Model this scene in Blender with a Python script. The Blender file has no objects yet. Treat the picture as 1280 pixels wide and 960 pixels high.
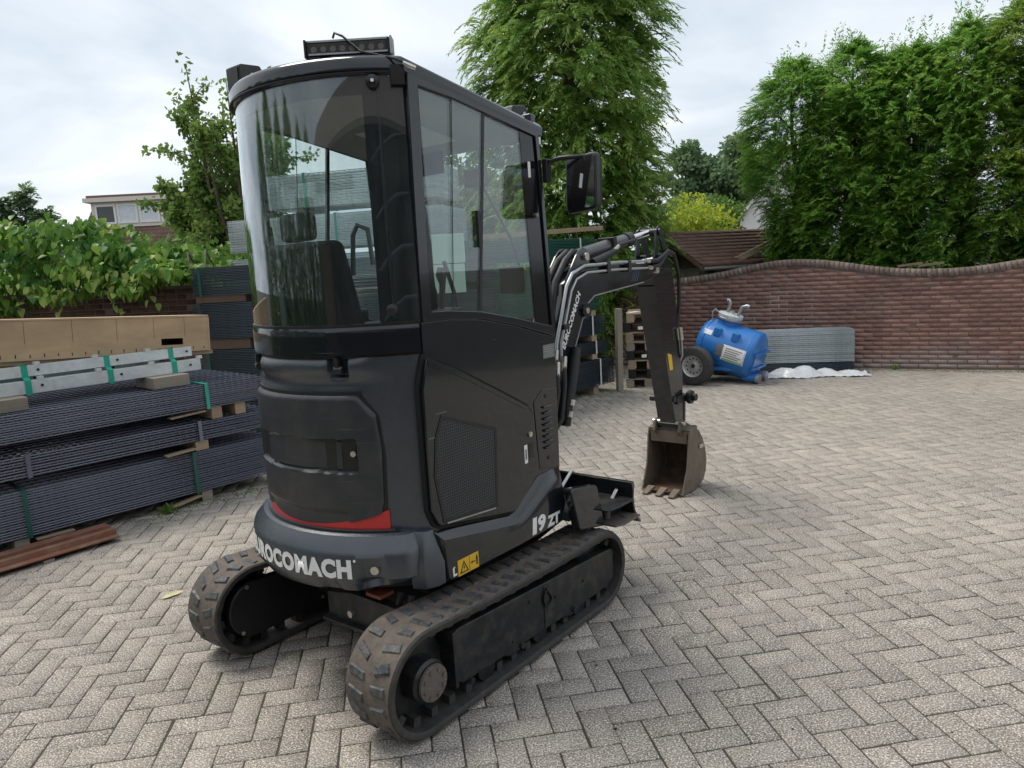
import bpy, bmesh, math, random
import numpy as np
from mathutils import Vector, Matrix
random.seed(7); rng = np.random.default_rng(11)
R = math.radians
scene = bpy.context.scene
COL = scene.collection

# ---------------------------------------------------------------- camera
F_PX, HOR, CAM_H, ROLL = 928.0, 333.0, 1.62, -0.0577
pitch = math.atan((480 - HOR) / F_PX)
cam_d = bpy.data.cameras.new('camera'); cam = bpy.data.objects.new('camera', cam_d); COL.objects.link(cam)
cam_d.sensor_width = 36; cam_d.lens = F_PX / 1280 * 36; cam_d.clip_start = 0.05; cam_d.clip_end = 2000
fw = Vector((0, math.cos(pitch), -math.sin(pitch))); up0 = Vector((0, math.sin(pitch), math.cos(pitch))); rt0 = Vector((1, 0, 0))
rt = rt0 * math.cos(ROLL) + up0 * math.sin(ROLL); up = up0 * math.cos(ROLL) - rt0 * math.sin(ROLL)
M = Matrix((rt, up, -fw)).transposed().to_4x4(); M.translation = (0, 0, CAM_H)
cam.matrix_world = M
scene.camera = cam

# ---------------------------------------------------------------- sky, sun, exposure
SUN_EL, SUN_AZ = R(63), R(302)      # azimuth clockwise from +Y: beyond the yard, to the left
w = bpy.data.worlds.new('World'); scene.world = w; w.use_nodes = True
nt = w.node_tree; nt.nodes.clear()
def wn(t, **k):
    n = nt.nodes.new(t)
    for a, b in k.items(): setattr(n, a, b)
    return n
out = wn('ShaderNodeOutputWorld'); bg = wn('ShaderNodeBackground'); bg.inputs[1].default_value = 0.1
sky = wn('ShaderNodeTexSky', sky_type='NISHITA', sun_disc=False, sun_elevation=SUN_EL, sun_rotation=SUN_AZ)
sky.air_density = 1.0; sky.dust_density = 2.0
tc = wn('ShaderNodeTexCoord'); sep = wn('ShaderNodeSeparateXYZ'); nt.links.new(tc.outputs['Generated'], sep.inputs[0])
zz = wn('ShaderNodeMath', operation='ADD'); nt.links.new(sep.outputs[2], zz.inputs[0]); zz.inputs[1].default_value = 0.22
zm = wn('ShaderNodeMath', operation='MAXIMUM'); nt.links.new(zz.outputs[0], zm.inputs[0]); zm.inputs[1].default_value = 0.1
dv = []
for i in (0, 1):
    d = wn('ShaderNodeMath', operation='DIVIDE'); nt.links.new(sep.outputs[i], d.inputs[0]); nt.links.new(zm.outputs[0], d.inputs[1]); dv.append(d)
cb = wn('ShaderNodeCombineXYZ'); nt.links.new(dv[0].outputs[0], cb.inputs[0]); nt.links.new(dv[1].outputs[0], cb.inputs[1])
no = wn('ShaderNodeTexNoise'); no.inputs['Scale'].default_value = 1.1; no.inputs['Detail'].default_value = 6; no.inputs['Roughness'].default_value = 0.52; no.inputs['Distortion'].default_value = 0.5
nt.links.new(cb.outputs[0], no.inputs['Vector'])
rp = wn('ShaderNodeValToRGB'); e = rp.color_ramp.elements
e[0].position = 0.33; e[0].color = (.50, .57, .64, 1); e[1].position = 0.62; e[1].color = (.80, .83, .86, 1)
m5 = e.new(0.47); m5.color = (.64, .70, .76, 1)
nt.links.new(no.outputs[0], rp.inputs[0])
sc = wn('ShaderNodeVectorMath', operation='SCALE'); sc.inputs['Scale'].default_value = 9.4; nt.links.new(rp.outputs[0], sc.inputs[0])
mx = wn('ShaderNodeMix', data_type='RGBA'); mx.inputs[0].default_value = 0.93
nt.links.new(sky.outputs[0], mx.inputs[6]); nt.links.new(sc.outputs[0], mx.inputs[7])
nt.links.new(mx.outputs[2], bg.inputs[0]); nt.links.new(bg.outputs[0], out.inputs[0])
sd = bpy.data.lights.new('sun', 'SUN'); sd.energy = 2.1; sd.angle = R(26); sd.color = (1, .95, .87)
sun = bpy.data.objects.new('sun', sd); COL.objects.link(sun)
sv = Vector((math.sin(SUN_AZ) * math.cos(SUN_EL), math.cos(SUN_AZ) * math.cos(SUN_EL), math.sin(SUN_EL)))
sun.rotation_euler = (-sv).to_track_quat('-Z', 'Y').to_euler(); sun.location = (0, 0, 30)
vs = scene.view_settings; vs.view_transform = 'Standard'; vs.look = 'None'; vs.exposure = 0.47; vs.gamma = 1; vs.use_curve_mapping = False

# ---------------------------------------------------------------- materials
class NT:
    def __init__(s, name):
        s.m = bpy.data.materials.new(name); s.m.use_nodes = True; s.t = s.m.node_tree; s.b = s.t.nodes['Principled BSDF']
        s.tc = s.t.nodes.new('ShaderNodeTexCoord')
    def n(s, t, **k):
        x = s.t.nodes.new(t)
        for a, b in k.items(): setattr(x, a, b)
        return x
    def l(s, a, b): s.t.links.new(a, b)
    def noise(s, scale, det=3, rough=.5, coord='Object', vec=None, dist=0):
        x = s.n('ShaderNodeTexNoise'); x.inputs['Scale'].default_value = scale; x.inputs['Detail'].default_value = det; x.inputs['Roughness'].default_value = rough; x.inputs['Distortion'].default_value = dist
        s.l(vec if vec else s.tc.outputs[coord], x.inputs['Vector']); return x.outputs[0]
    def pos(s): return s.n('ShaderNodeNewGeometry').outputs['Position']
    def ramp(s, src, stops):
        x = s.n('ShaderNodeValToRGB'); e = x.color_ramp.elements
        while len(e) < len(stops): e.new(.5)
        for k, (p, c) in enumerate(stops):
            e[k].position = p; e[k].color = (c, c, c, 1) if not isinstance(c, tuple) else (*c, 1)
        s.l(src, x.inputs[0]); return x.outputs[0]
    def mix(s, fac, a, b, blend='MIX'):
        x = s.n('ShaderNodeMix', data_type='RGBA', blend_type=blend)
        for sock, v in ((x.inputs[0], fac), (x.inputs[6], a), (x.inputs[7], b)):
            if hasattr(v, 'is_output'): s.l(v, sock)
            elif isinstance(v, tuple): sock.default_value = (*v, 1)
            else: sock.default_value = v
        return x.outputs[2]
    def math(s, op, a, b=0.0):
        x = s.n('ShaderNodeMath', operation=op)
        for sock, v in ((x.inputs[0], a), (x.inputs[1], b)):
            if hasattr(v, 'is_output'): s.l(v, sock)
            else: sock.default_value = v
        return x.outputs[0]
    def rnd(s):
        a = s.n('ShaderNodeObjectInfo').outputs['Random']; b = s.n('ShaderNodeNewGeometry').outputs['Random Per Island']
        return s.math('FRACT', s.math('ADD', a, b))
    def bump(s, h, strength=.3, dist=.01):
        x = s.n('ShaderNodeBump'); x.inputs['Strength'].default_value = strength; x.inputs['Distance'].default_value = dist
        s.l(h, x.inputs['Height']); s.l(x.outputs[0], s.b.inputs['Normal'])
    def set(s, col=None, rough=None, metal=None, coat=None, spec=None):
        for k, v in (('Base Color', col), ('Roughness', rough), ('Metallic', metal), ('Coat Weight', coat), ('Specular IOR Level', spec)):
            if v is None: continue
            if hasattr(v, 'is_output'): s.l(v, s.b.inputs[k])
            elif isinstance(v, tuple): s.b.inputs[k].default_value = (*v, 1)
            else: s.b.inputs[k].default_value = v
        return s
def mul(c, k): return tuple(min(1, x * k) for x in c)
MATS = {}
def plain(name, col, rough=.5, metal=0, var=.12, scale=6, bump=0, bscale=80, coat=0, rvar=.1, dust=0, dustcol=(.23, .2, .17), perobj=0, world=False, scr=0):
    s = NT(name); PV = s.pos() if world else None
    n = s.noise(scale, 4, .6, vec=PV); c = s.mix(n, mul(col, 1 - var * 2), mul(col, 1 + var * 2))
    if perobj:
        c = s.mix(s.ramp(s.rnd(), [(0, 1 - perobj), (1, 1.0)]), (0, 0, 0), c) if False else s.mix(1.0, c, s.ramp(s.rnd(), [(0, 1 - perobj), (1, 1.0)]), 'MULTIPLY')
    if scr:
        mp = s.n('ShaderNodeMapping'); mp.inputs['Scale'].default_value = (2.5, 2.5, 110); mp.inputs['Rotation'].default_value = (.25, .12, .4); s.l(s.tc.outputs['Object'], mp.inputs['Vector'])
        sc1 = s.ramp(s.noise(1.6, 3, .6, vec=mp.outputs[0], dist=.4), [(.665, 0.0), (.70, scr)]); sc2 = s.ramp(s.noise(2.6, 3, .6), [(.48, 0.0), (.62, 1.0)])
        c = s.mix(s.math('MULTIPLY', sc1, sc2), c, (.16, .16, .16))
    if dust:
        d = s.ramp(s.noise(scale * 2.3, 6, .7, vec=PV), [(.45, 0.0), (.75, dust)]); c = s.mix(d, c, dustcol)
    r = s.ramp(s.noise(scale * 1.7, 5, .6, vec=PV), [(.3, max(0, rough - rvar)), (.7, min(1, rough + rvar))])
    s.set(c, r, metal, coat)
    if bump: s.bump(s.noise(bscale, 3, .6, vec=PV), bump, .004)
    MATS[name] = s.m; return s.m
paint = plain('anthracite_paint', (.0095, .0125, .0165), .13, 0, .08, 3, coat=.35, rvar=.05, dust=.08, dustcol=(.05, .052, .055), scr=.35)
cast = plain('cast_anthracite', (.034, .043, .054), .24, 0, .10, 5, bump=.22, bscale=300, rvar=.06, dust=.16, dustcol=(.10, .098, .092))
cast.node_tree.nodes['Principled BSDF'].inputs['Specular IOR Level'].default_value = .85
hoodm = plain('moulded_plastic', (.025, .0285, .033), .38, 0, .12, 4, bump=.05, bscale=260, rvar=.08, dust=.42, dustcol=(.085, .08, .075), scr=.5)
black = plain('black_plastic', (.010, .011, .012), .42, 0, .15, 8, rvar=.1)
blackgl = plain('gloss_black_panel', (.006, .007, .008), .10, 0, .1, 8, rvar=.04)
steelbk = plain('black_steel', (.016, .018, .021), .38, .2, .15, 6, rvar=.1, dust=.5, dustcol=(.12, .105, .09), world=True)
belt = plain('dusty_rubber', (.125, .102, .082), .85, 0, .25, 16, bump=.6, bscale=70, dust=.95, dustcol=(.06, .056, .053))
beltin = plain('rubber_edge', (.035, .034, .033), .7, 0, .2, 14, dust=.4, dustcol=(.12, .1, .085), bump=.3, bscale=50)
lugm = plain('worn_lug_rubber', (.045, .053, .062), .58, 0, .25, 20, bump=.4, bscale=120, dust=1.0, dustcol=(.17, .145, .12), perobj=.3, world=True)
chrome = plain('chrome_rod', (.75, .75, .76), .12, 1, .03, 5, rvar=.05)
zinc = plain('galvanised_pipe', (.42, .43, .44), .42, .85, .1, 20, rvar=.1)
hosem = plain('hydraulic_hose', (.012, .012, .013), .5, 0, .2, 30, bump=.4, bscale=200)
fit = plain('plated_fitting', (.55, .53, .48), .3, .9, .1, 30)
rustbk = plain('worn_bucket_steel', (.15, .12, .09), .62, .25, .25, 9, bump=.35, bscale=60, dust=.75, dustcol=(.22, .175, .13))
rustin = plain('rusty_bucket_inside', (.045, .030, .022), .75, .1, .3, 7, bump=.4, bscale=50, dust=.75, dustcol=(.20, .085, .03))
rusty = plain('motor_cap_steel', (.13, .115, .105), .65, .2, .25, 40, bump=.5, bscale=90, dust=.6, dustcol=(.2, .16, .13))
red = plain('red_panel', (.55, .022, .022), .35, 0, .08, 4, coat=.2, rvar=.08)
white = plain('white_decal', (.80, .80, .79), .45, 0, .03, 20)
yellow = plain('yellow_decal', (.72, .44, .02), .45, 0, .06, 20)
greyd = plain('grey_decal', (.16, .165, .17), .4, 0, .06, 20)
seatm = plain('seat_fabric', (.020, .021, .022), .75, 0, .2, 10, bump=.3, bscale=300)
headl = plain('cab_ceiling_liner', (.30, .29, .27), .8, 0, .08, 6)
lightlens = plain('lamp_lens', (.05, .047, .042), .15, .3, .3, 60); ledm = plain('led_reflector', (.16, .15, .14), .25, .8)
mirrorm = plain('mirror_glass', (.6, .63, .65), .03, 1, .01, 3, rvar=.0)
galv = plain('galvanised_mesh', (.50, .56, .58), .5, .35, .12, 5, perobj=.25)
galvrail = plain('galvanised_rail', (.66, .70, .71), .42, .3, .12, 9, dust=.4, dustcol=(.3, .31, .31))
meshbk = plain('anthracite_mesh', (.16, .175, .225), .38, 0, .12, 3, perobj=.2)
meshbk2 = plain('dark_blue_mesh', (.036, .055, .072), .4, 0, .12, 3, perobj=.25)
meshgr = plain('green_mesh', (.018, .115, .082), .42, 0, .12, 3, perobj=.25)
strapm = plain('green_strap', (.02, .36, .25), .35, 0, .05, 20)
strapd = plain('dark_green_strap', (.012, .10, .075), .4, 0, .05, 20)
strapw = plain('pale_strap', (.55, .58, .58), .4, 0, .05, 20)
tank = plain('blue_tank_paint', (.018, .17, .52), .38, 0, .16, 5, coat=.2, dust=.55, dustcol=(.08, .20, .42), bump=.15, bscale=12)
tyre = plain('tyre_rubber', (.035, .035, .036), .8, 0, .2, 20, dust=.5, dustcol=(.13, .12, .11))
rim = plain('silver_rim', (.5, .5, .5), .4, .6, .1, 30, dust=.5, dustcol=(.25, .23, .2))
tarpm = plain('white_plastic_sheet', (.62, .63, .65), .28, 0, .15, 8)
rails_brown = plain('rust_brown_primer', (.20, .085, .05), .5, 0, .15, 5, dust=.6, dustcol=(.33, .23, .17), bump=.15, bscale=60)
housew = plain('white_render', (.72, .70, .66), .8, 0, .05, 2)
trimw = plain('white_trim', (.78, .77, .74), .5, 0, .04, 5)
creamw = plain('cream_trim', (.68, .63, .54), .55, 0, .06, 5)
lino = plain('window_dark', (.05, .06, .065), .08, 0, .1, 3)
netm = plain('window_net_curtain', (.62, .66, .70), .25, 0, .1, 6)
pinkw = plain('pinkish_timber', (.36, .24, .18), .8, 0, .2, 9); fenceg = plain('weathered_fence', (.30, .28, .25), .85, 0, .2, 12, perobj=.25)
paleboard = plain('pale_foam_board', (.50, .66, .58), .7, 0, .05, 4)
leafyel = plain('fallen_leaf', (.62, .55, .30), .7, 0, .1, 30)
crust = plain('debris', (.03, .022, .015), .9, 0, .2, 30)
barkm = plain('bark', (.11, .085, .065), .9, 0, .3, 12, bump=.6, bscale=40)
def wood(name, col, scale=3, rings=14, var=.25, perobj=.3):
    s = NT(name)
    mp = s.n('ShaderNodeMapping'); mp.inputs['Scale'].default_value = (scale, scale * rings, scale * rings); s.l(s.tc.outputs['Object'], mp.inputs['Vector'])
    n = s.noise(2, 6, .65, vec=mp.outputs[0], dist=.6)
    c = s.mix(n, mul(col, 1 - var * 1.6), mul(col, 1 + var * 1.4))
    c = s.mix(1.0, c, s.ramp(s.rnd(), [(0, 1 - perobj), (1, 1.0)]), 'MULTIPLY')
    d = s.ramp(s.noise(2.2, 5, .7), [(.4, 0.0), (.75, .55)]); c = s.mix(d, c, mul(col, .55))
    s.set(c, .75); s.bump(n, .25, .004); MATS[name] = s.m; return s.m
woodb = wood('pallet_wood', (.40, .30, .20)); woodg = wood('grey_weathered_wood', (.33, .29, .23)); woodd = wood('dark_fence_wood', (.16, .10, .07))
ply = wood('plywood_face', (.50, .355, .215), 1.2, 3, .28, .08)
def glassmat(name, tint, refl=1.0):
    s = NT(name); t = s.t; t.nodes.remove(s.b); o = t.nodes['Material Output']
    tr = s.n('ShaderNodeBsdfTransparent'); tr.inputs[0].default_value = (*tint, 1)
    gl = s.n('ShaderNodeBsdfGlossy'); gl.inputs['Roughness'].default_value = 0.01; gl.inputs[0].default_value = (.95, .97, 1, 1)
    fr = s.n('ShaderNodeFresnel'); bf = s.n('ShaderNodeNewGeometry').outputs['Backfacing']
    s.l(s.math('ADD', 1.52, s.math('MULTIPLY', bf, 1 / 1.52 - 1.52)), fr.inputs[0])     # same reflectance on both faces of the pane
    f2 = s.math('MULTIPLY', fr.outputs[0], refl)
    mxs = s.n('ShaderNodeMixShader'); s.l(f2, mxs.inputs[0]); s.l(tr.outputs[0], mxs.inputs[1]); s.l(gl.outputs[0], mxs.inputs[2]); 
    mp = s.n('ShaderNodeMapping'); mp.inputs['Scale'].default_value = (9, 9, 1.3); s.l(s.tc.outputs['Object'], mp.inputs['Vector'])
    dz = s.ramp(s.noise(2.2, 6, .7, vec=mp.outputs[0], dist=.6), [(.45, .002), (.75, .035)]); df = s.n('ShaderNodeBsdfDiffuse'); df.inputs[0].default_value = (.5, .5, .48, 1)
    mx2 = s.n('ShaderNodeMixShader'); s.l(dz, mx2.inputs[0]); s.l(mxs.outputs[0], mx2.inputs[1]); s.l(df.outputs[0], mx2.inputs[2]); s.l(mx2.outputs[0], o.inputs[0])
    MATS[name] = s.m; return s.m
glassr = glassmat('tinted_rear_glass', (.86, .91, .91), 1.6); glasss = glassmat('side_glass', (.91, .95, .94), 1.4)
def grillem():
    s = NT('perforated_grille')
    v = s.n('ShaderNodeTexVoronoi'); v.inputs['Scale'].default_value = 88; v.inputs['Randomness'].default_value = 0.0; s.l(s.tc.outputs['Object'], v.inputs['Vector'])
    f = s.ramp(v.outputs['Distance'], [(.35, 0.0), (.45, 1.0)])
    s.set(s.mix(f, (.003, .003, .004), (.05, .054, .06)), .45); s.bump(f, .8, .004); return s.m
grm = grillem()
def paverm():
    s = NT('concrete_paver')
    P = s.pos()
    base = s.mix(s.rnd(), (.268, .235, .199), (.362, .319, .273))
    big = s.ramp(s.noise(.55, 5, .6, vec=P), [(.32, .76), (.68, 1.10)])
    c = s.mix(1.0, base, big, 'MULTIPLY')
    mid = s.ramp(s.noise(9, 5, .7, vec=P), [(.3, .80), (.7, 1.13)]); c = s.mix(1.0, c, mid, 'MULTIPLY')
    sp = s.noise(150, 2, .75, vec=P)
    c = s.mix(s.ramp(sp, [(.53, 0.0), (.66, .9)]), c, (.80, .76, .70))
    c = s.mix(s.ramp(sp, [(.36, .85), (.48, 0.0)]), c, (.09, .075, .06))
    st = s.ramp(s.noise(1.7, 7, .72, vec=P, dist=.8), [(.60, 0.0), (.72, .55)]); c = s.mix(st, c, (.20, .185, .16))
    gm = s.ramp(s.noise(.8, 7, .75, vec=P, dist=1.2), [(.60, 0.0), (.78, .45)]); c = s.mix(gm, c, (.17, .175, .115))
    ol = s.ramp(s.noise(2.6, 3, .5, vec=P), [(.70, 0.0), (.76, .5)]); c = s.mix(ol, c, (.12, .11, .10))
    s.set(c, .86); s.bump(sp, .8, .004); return s.m
pav = paverm()
def soilm():
    s = NT('joint_sand'); P = s.pos()
    c = s.mix(s.noise(30, 5, .7, vec=P), (.022, .018, .014), (.085, .072, .055))
    g = s.ramp(s.noise(1.3, 5, .7, vec=P), [(.5, 0.0), (.68, .8)]); c = s.mix(g, c, (.055, .065, .022))
    s.set(c, .95); return s.m
soil = soilm()
def brickm(name, a, b, white_at=None):
    s = NT(name); P = s.pos()
    c = s.mix(s.rnd(), a, b)
    c = s.mix(1.0, c, s.ramp(s.noise(1.1, 5, .65, vec=P), [(.3, .72), (.7, 1.2)]), 'MULTIPLY')
    c = s.mix(1.0, c, s.ramp(s.noise(40, 4, .7, vec=P), [(.3, .75), (.7, 1.2)]), 'MULTIPLY')
    gn = s.n('ShaderNodeSeparateXYZ'); s.l(P, gn.inputs[0])
    lo = s.ramp(s.math('ADD', gn.outputs[2], s.math('MULTIPLY', s.noise(2.5, 4, .6, vec=P), .8)), [(.42, .6), (.75, 0.0)])
    c = s.mix(lo, c, (.36, .34, .32))
    gr = s.ramp(s.noise(2.1, 6, .7, vec=P, dist=1), [(.58, 0.0), (.74, .6)]); c = s.mix(gr, c, (.13, .12, .09))
    s.set(c, .88); s.bump(s.noise(70, 4, .7, vec=P), .5, .006); return s.m
brk = brickm('red_brown_brick', (.195, .102, .084), (.305, .172, .142)); brkc = brickm('coping_brick', (.17, .125, .108), (.28, .215, .185)); brkd = brickm('dark_brown_brick', (.075, .045, .038), (.13, .075, .06))
def mortarm(name='mortar'):
    s = NT(name); P = s.pos()
    c = s.mix(s.noise(4, 5, .7, vec=P), (.13, .09, .078), (.21, .155, .135))
    d = s.n('ShaderNodeVectorMath', operation='DISTANCE'); s.l(P, d.inputs[0]); d.inputs[1].default_value = (3.75, 10.35, .72)
    f = s.math('MULTIPLY', s.ramp(d.outputs['Value'], [(.25, 1.0), (.62, 0.0)]), s.ramp(s.noise(3, 4, .6, vec=P), [(.42, 0.0), (.62, .8)]))
    c = s.mix(f, c, (.70, .68, .64)); s.set(c, .95); return s.m
mort = mortarm()
def rooft(name, col, scale):
    s = NT(name); n = s.noise(8, 5, .7); c = s.mix(n, mul(col, .65), mul(col, 1.35))
    c = s.mix(1.0, c, s.ramp(s.rnd(), [(0, .75), (1, 1.0)]), 'MULTIPLY'); s.set(c, .8); s.bump(s.noise(30, 3), .4, .01); return s.m
tilem = rooft('brown_roof_tile', (.19, .11, .085), 1); shing = rooft('brown_shingle', (.17, .095, .075), 1); tilegr = rooft('grey_brown_tile', (.13, .10, .09), 1)
def leafm(name, c1, c2, c3, rough=.5, clump=1.3, trans=.25):
    s = NT(name); P = s.pos()
    c = s.mix(s.rnd(), c1, c2)
    c = s.mix(s.ramp(s.noise(clump, 4, .65, vec=P), [(.42, 0.0), (.62, 1.0)]), c, s.mix(s.rnd(), c2, c3))
    s.set(c, rough, spec=.25)
    t = s.n('ShaderNodeBsdfTranslucent'); s.l(c, t.inputs[0]); a = s.n('ShaderNodeMixShader'); a.inputs[0].default_value = trans
    o = s.t.nodes['Material Output']; s.l(s.b.outputs[0], a.inputs[1]); s.l(t.outputs[0], a.inputs[2]); s.l(a.outputs[0], o.inputs[0]); return s.m
lf_con = leafm('conifer_sprays', (0.125, 0.250, 0.056), (0.263, 0.425, 0.094), (0.40, 0.49, 0.13), .5, 3.0, .5)
lf_hedge = leafm('hedge_sprays', (0.098, 0.247, 0.046), (0.221, 0.429, 0.072), (0.34, 0.49, 0.095), .5, 2.4, .5)
lf_hedgey = leafm('golden_hedge_sprays', (0.120, 0.252, 0.046), (0.252, 0.396, 0.066), (0.432, 0.504, 0.084), .5, 1.4, .5)
lf_plum = leafm('plum_leaves', (.12, .21, .05), (.19, .30, .07), (.28, .38, .09), .5, .9, .45)
lf_far = leafm('far_tree_leaves', (0.130, 0.215, 0.111), (0.195, 0.286, 0.143), (0.221, 0.312, 0.143), .7, .25, .4)
lf_yel = leafm('golden_bush_leaves', (.22, .32, .035), (.36, .45, .05), (.50, .54, .07), .5, 1.0, .45)
lf_bush = leafm('bush_leaves', (.07, .155, .026), (.115, .23, .04), (.20, .31, .06), .5, 1.0, .35)
lf_vine = leafm('vine_leaves', (0.042, 0.126, 0.024), (0.102, 0.252, 0.043), (0.288, 0.408, 0.066), .38, 3.5, .45)
lf_vine2 = leafm('pale_vine_leaves', (.20, .32, .05), (.36, .45, .10), (.48, .52, .18), .4, 2, .3)
brownf = plain('brown_sprays', (.22, .10, .04), .8, 0, .2, 5)

# ---------------------------------------------------------------- mesh helpers
class MB:
    def __init__(s): s.v = []; s.f = []
    def add(s, vs, fs):
        o = len(s.v); s.v += [tuple(map(float, p)) for p in vs]; s.f += [tuple(i + o for i in f) for f in fs]; return s
    def box(s, x0, x1, y0, y1, z0, z1, m=None):
        vs = [(x, y, z) for z in (z0, z1) for y in (y0, y1) for x in (x0, x1)]
        if m is not None: vs = [tuple(m @ Vector(p)) for p in vs]
        return s.add(vs, [(0, 2, 3, 1), (4, 5, 7, 6), (0, 1, 5, 4), (2, 6, 7, 3), (0, 4, 6, 2), (1, 3, 7, 5)])
    def prism(s, poly, axis, a, b):
        n = len(poly)
        def P(p, t):
            return {'x': (t, p[0], p[1]), 'y': (p[0], t, p[1]), 'z': (p[0], p[1], t)}[axis]
        vs = [P(p, a) for p in poly] + [P(p, b) for p in poly]
        fs = [tuple(range(n)), tuple(range(2 * n - 1, n - 1, -1))] + [(i, i + n, (i + 1) % n + n, (i + 1) % n) for i in range(n)]
        return s.add(vs, fs)
    def ringplate(s, outer, inner, axis, a, b):
        n = len(outer)
        def P(p, t): return {'x': (t, p[0], p[1]), 'y': (p[0], t, p[1]), 'z': (p[0], p[1], t)}[axis]
        vs = [P(p, t) for t in (a, b) for lp in (outer, inner) for p in lp]; fs = []
        for i in range(n):
            j = (i + 1) % n
            fs += [(i, j, n + j, n + i), (2 * n + i, 3 * n + i, 3 * n + j, 2 * n + j), (i, 2 * n + i, 2 * n + j, j), (n + i, n + j, 3 * n + j, 3 * n + i)]
        return s.add(vs, fs)
    def tube(s, pts, r, n=8, cap=True):
        pts = [Vector(p) for p in pts]; rs = r if isinstance(r, (list, tuple)) else [r] * len(pts)
        rings = []; prev = None
        for i, p in enumerate(pts):
            t = ((pts[min(i + 1, len(pts) - 1)] - p).normalized() + (p - pts[max(i - 1, 0)]).normalized())
            t = t.normalized() if t.length > 1e-6 else Vector((0, 0, 1))
            if prev is None:
                a = Vector((0, 0, 1)) if abs(t.z) < .9 else Vector((1, 0, 0)); u = t.cross(a).normalized()
            else: u = (prev - t * prev.dot(t)).normalized()
            prev = u; v = t.cross(u)
            rings.append([p + (u * math.cos(2 * math.pi * k / n) + v * math.sin(2 * math.pi * k / n)) * rs[i] for k in range(n)])
        return s.loft(rings, cap=cap)
    def loft(s, rings, closed=True, cap=True):
        n = len(rings[0]); vs = [p for r in rings for p in r]; fs = []
        for i in range(len(rings) - 1):
            for k in range(n if closed else n - 1):
                j = (k + 1) % n; fs.append((i * n + k, i * n + j, (i + 1) * n + j, (i + 1) * n + k))
        if cap: fs += [tuple(range(n - 1, -1, -1)), tuple(range((len(rings) - 1) * n, len(rings) * n))]
        return s.add(vs, fs)
    def cyl(s, p, q, r, n=16): return s.tube([p, q], r, n)
    def lathe(s, prof, p, axis, n=24, cap=True):     # prof: (radius, distance along axis)
        axis = Vector(axis).normalized(); p = Vector(p); a = Vector((0, 0, 1)) if abs(axis.z) < .9 else Vector((1, 0, 0)); u = axis.cross(a).normalized(); v = axis.cross(u)
        return s.loft([[p + axis * h + (u * math.cos(2 * math.pi * k / n) + v * math.sin(2 * math.pi * k / n)) * r for k in range(n)] for r, h in prof], cap=cap)
    def mesh(s, name):
        me = bpy.data.meshes.new(name); me.from_pydata(s.v, [], s.f); me.update()
        bm = bmesh.new(); bm.from_mesh(me); bmesh.ops.recalc_face_normals(bm, faces=bm.faces); bm.to_mesh(me); bm.free(); return me
def link(name, me, mat, parent=None, smooth=None, bevel=None, seg=2):
    if mat is not None and not me.materials: me.materials.append(mat)
    o = bpy.data.objects.new(name, me); COL.objects.link(o)
    if parent is not None: o.parent = parent
    if smooth is not None:
        me.polygons.foreach_set('use_smooth', [True] * len(me.polygons)); me.set_sharp_from_angle(angle=R(smooth))
    if bevel:
        md = o.modifiers.new('bevel', 'BEVEL'); md.width = bevel; md.segments = seg; md.limit_method = 'ANGLE'; md.angle_limit = R(35); md.harden_normals = True
        if smooth is None:
            me.polygons.foreach_set('use_smooth', [True] * len(me.polygons)); me.set_sharp_from_angle(angle=R(35))
    return o
def part(name, mb, mat, parent=None, smooth=None, bevel=None, seg=2): return link(name, mb.mesh(name), mat, parent, smooth, bevel, seg)
def tag(o, label=None, cat=None, group=None, kind=None):
    for k, v in (('label', label), ('category', cat), ('group', group), ('kind', kind)):
        if v: o[k] = v
    return o
def thing(name, label, cat, loc=(0, 0, 0), rz=0, group=None):
    o = bpy.data.objects.new(name, None); COL.objects.link(o); o.location = loc; o.rotation_euler = (0, 0, rz); o.empty_display_size = .2
    return tag(o, label, cat, group)
def copy_tree(o, parent=None):
    c = o.copy(); COL.objects.link(c); c.parent = parent
    for ch in list(o.children): copy_tree(ch, c)
    return c
def fast_mesh(name, V, nper):     # V: (N*nper,3) polygons of nper corners
    me = bpy.data.meshes.new(name); n = len(V); k = n // nper
    me.vertices.add(n); me.vertices.foreach_set('co', np.ascontiguousarray(V, dtype=np.float32).ravel())
    me.loops.add(n); me.loops.foreach_set('vertex_index', np.arange(n, dtype=np.int32))
    me.polygons.add(k); me.polygons.foreach_set('loop_start', np.arange(0, n, nper, dtype=np.int32)); me.update(calc_edges=True); return me
def indexed_mesh(name, V, F):
    me = bpy.data.meshes.new(name); F = np.asarray(F, dtype=np.int32); k, q = F.shape
    me.vertices.add(len(V)); me.vertices.foreach_set('co', np.ascontiguousarray(V, dtype=np.float32).ravel())
    me.loops.add(k * q); me.loops.foreach_set('vertex_index', F.ravel()); me.polygons.add(k); me.polygons.foreach_set('loop_start', np.arange(0, k * q, q, dtype=np.int32)); me.update(calc_edges=True); return me
def text_mesh(txt, size, offset=0.0, spacing=1.0, extrude=0.0):
    cu = bpy.data.curves.new('t', 'FONT'); cu.body = txt; cu.size = size; cu.offset = offset; cu.space_character = spacing; cu.extrude = extrude; cu.resolution_u = 3
    o = bpy.data.objects.new('t', cu); COL.objects.link(o); bpy.context.view_layer.update()
    me = bpy.data.meshes.new_from_object(o.evaluated_get(bpy.context.evaluated_depsgraph_get())); bpy.data.objects.remove(o); bpy.data.curves.remove(cu)
    me.materials.clear(); return me
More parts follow.
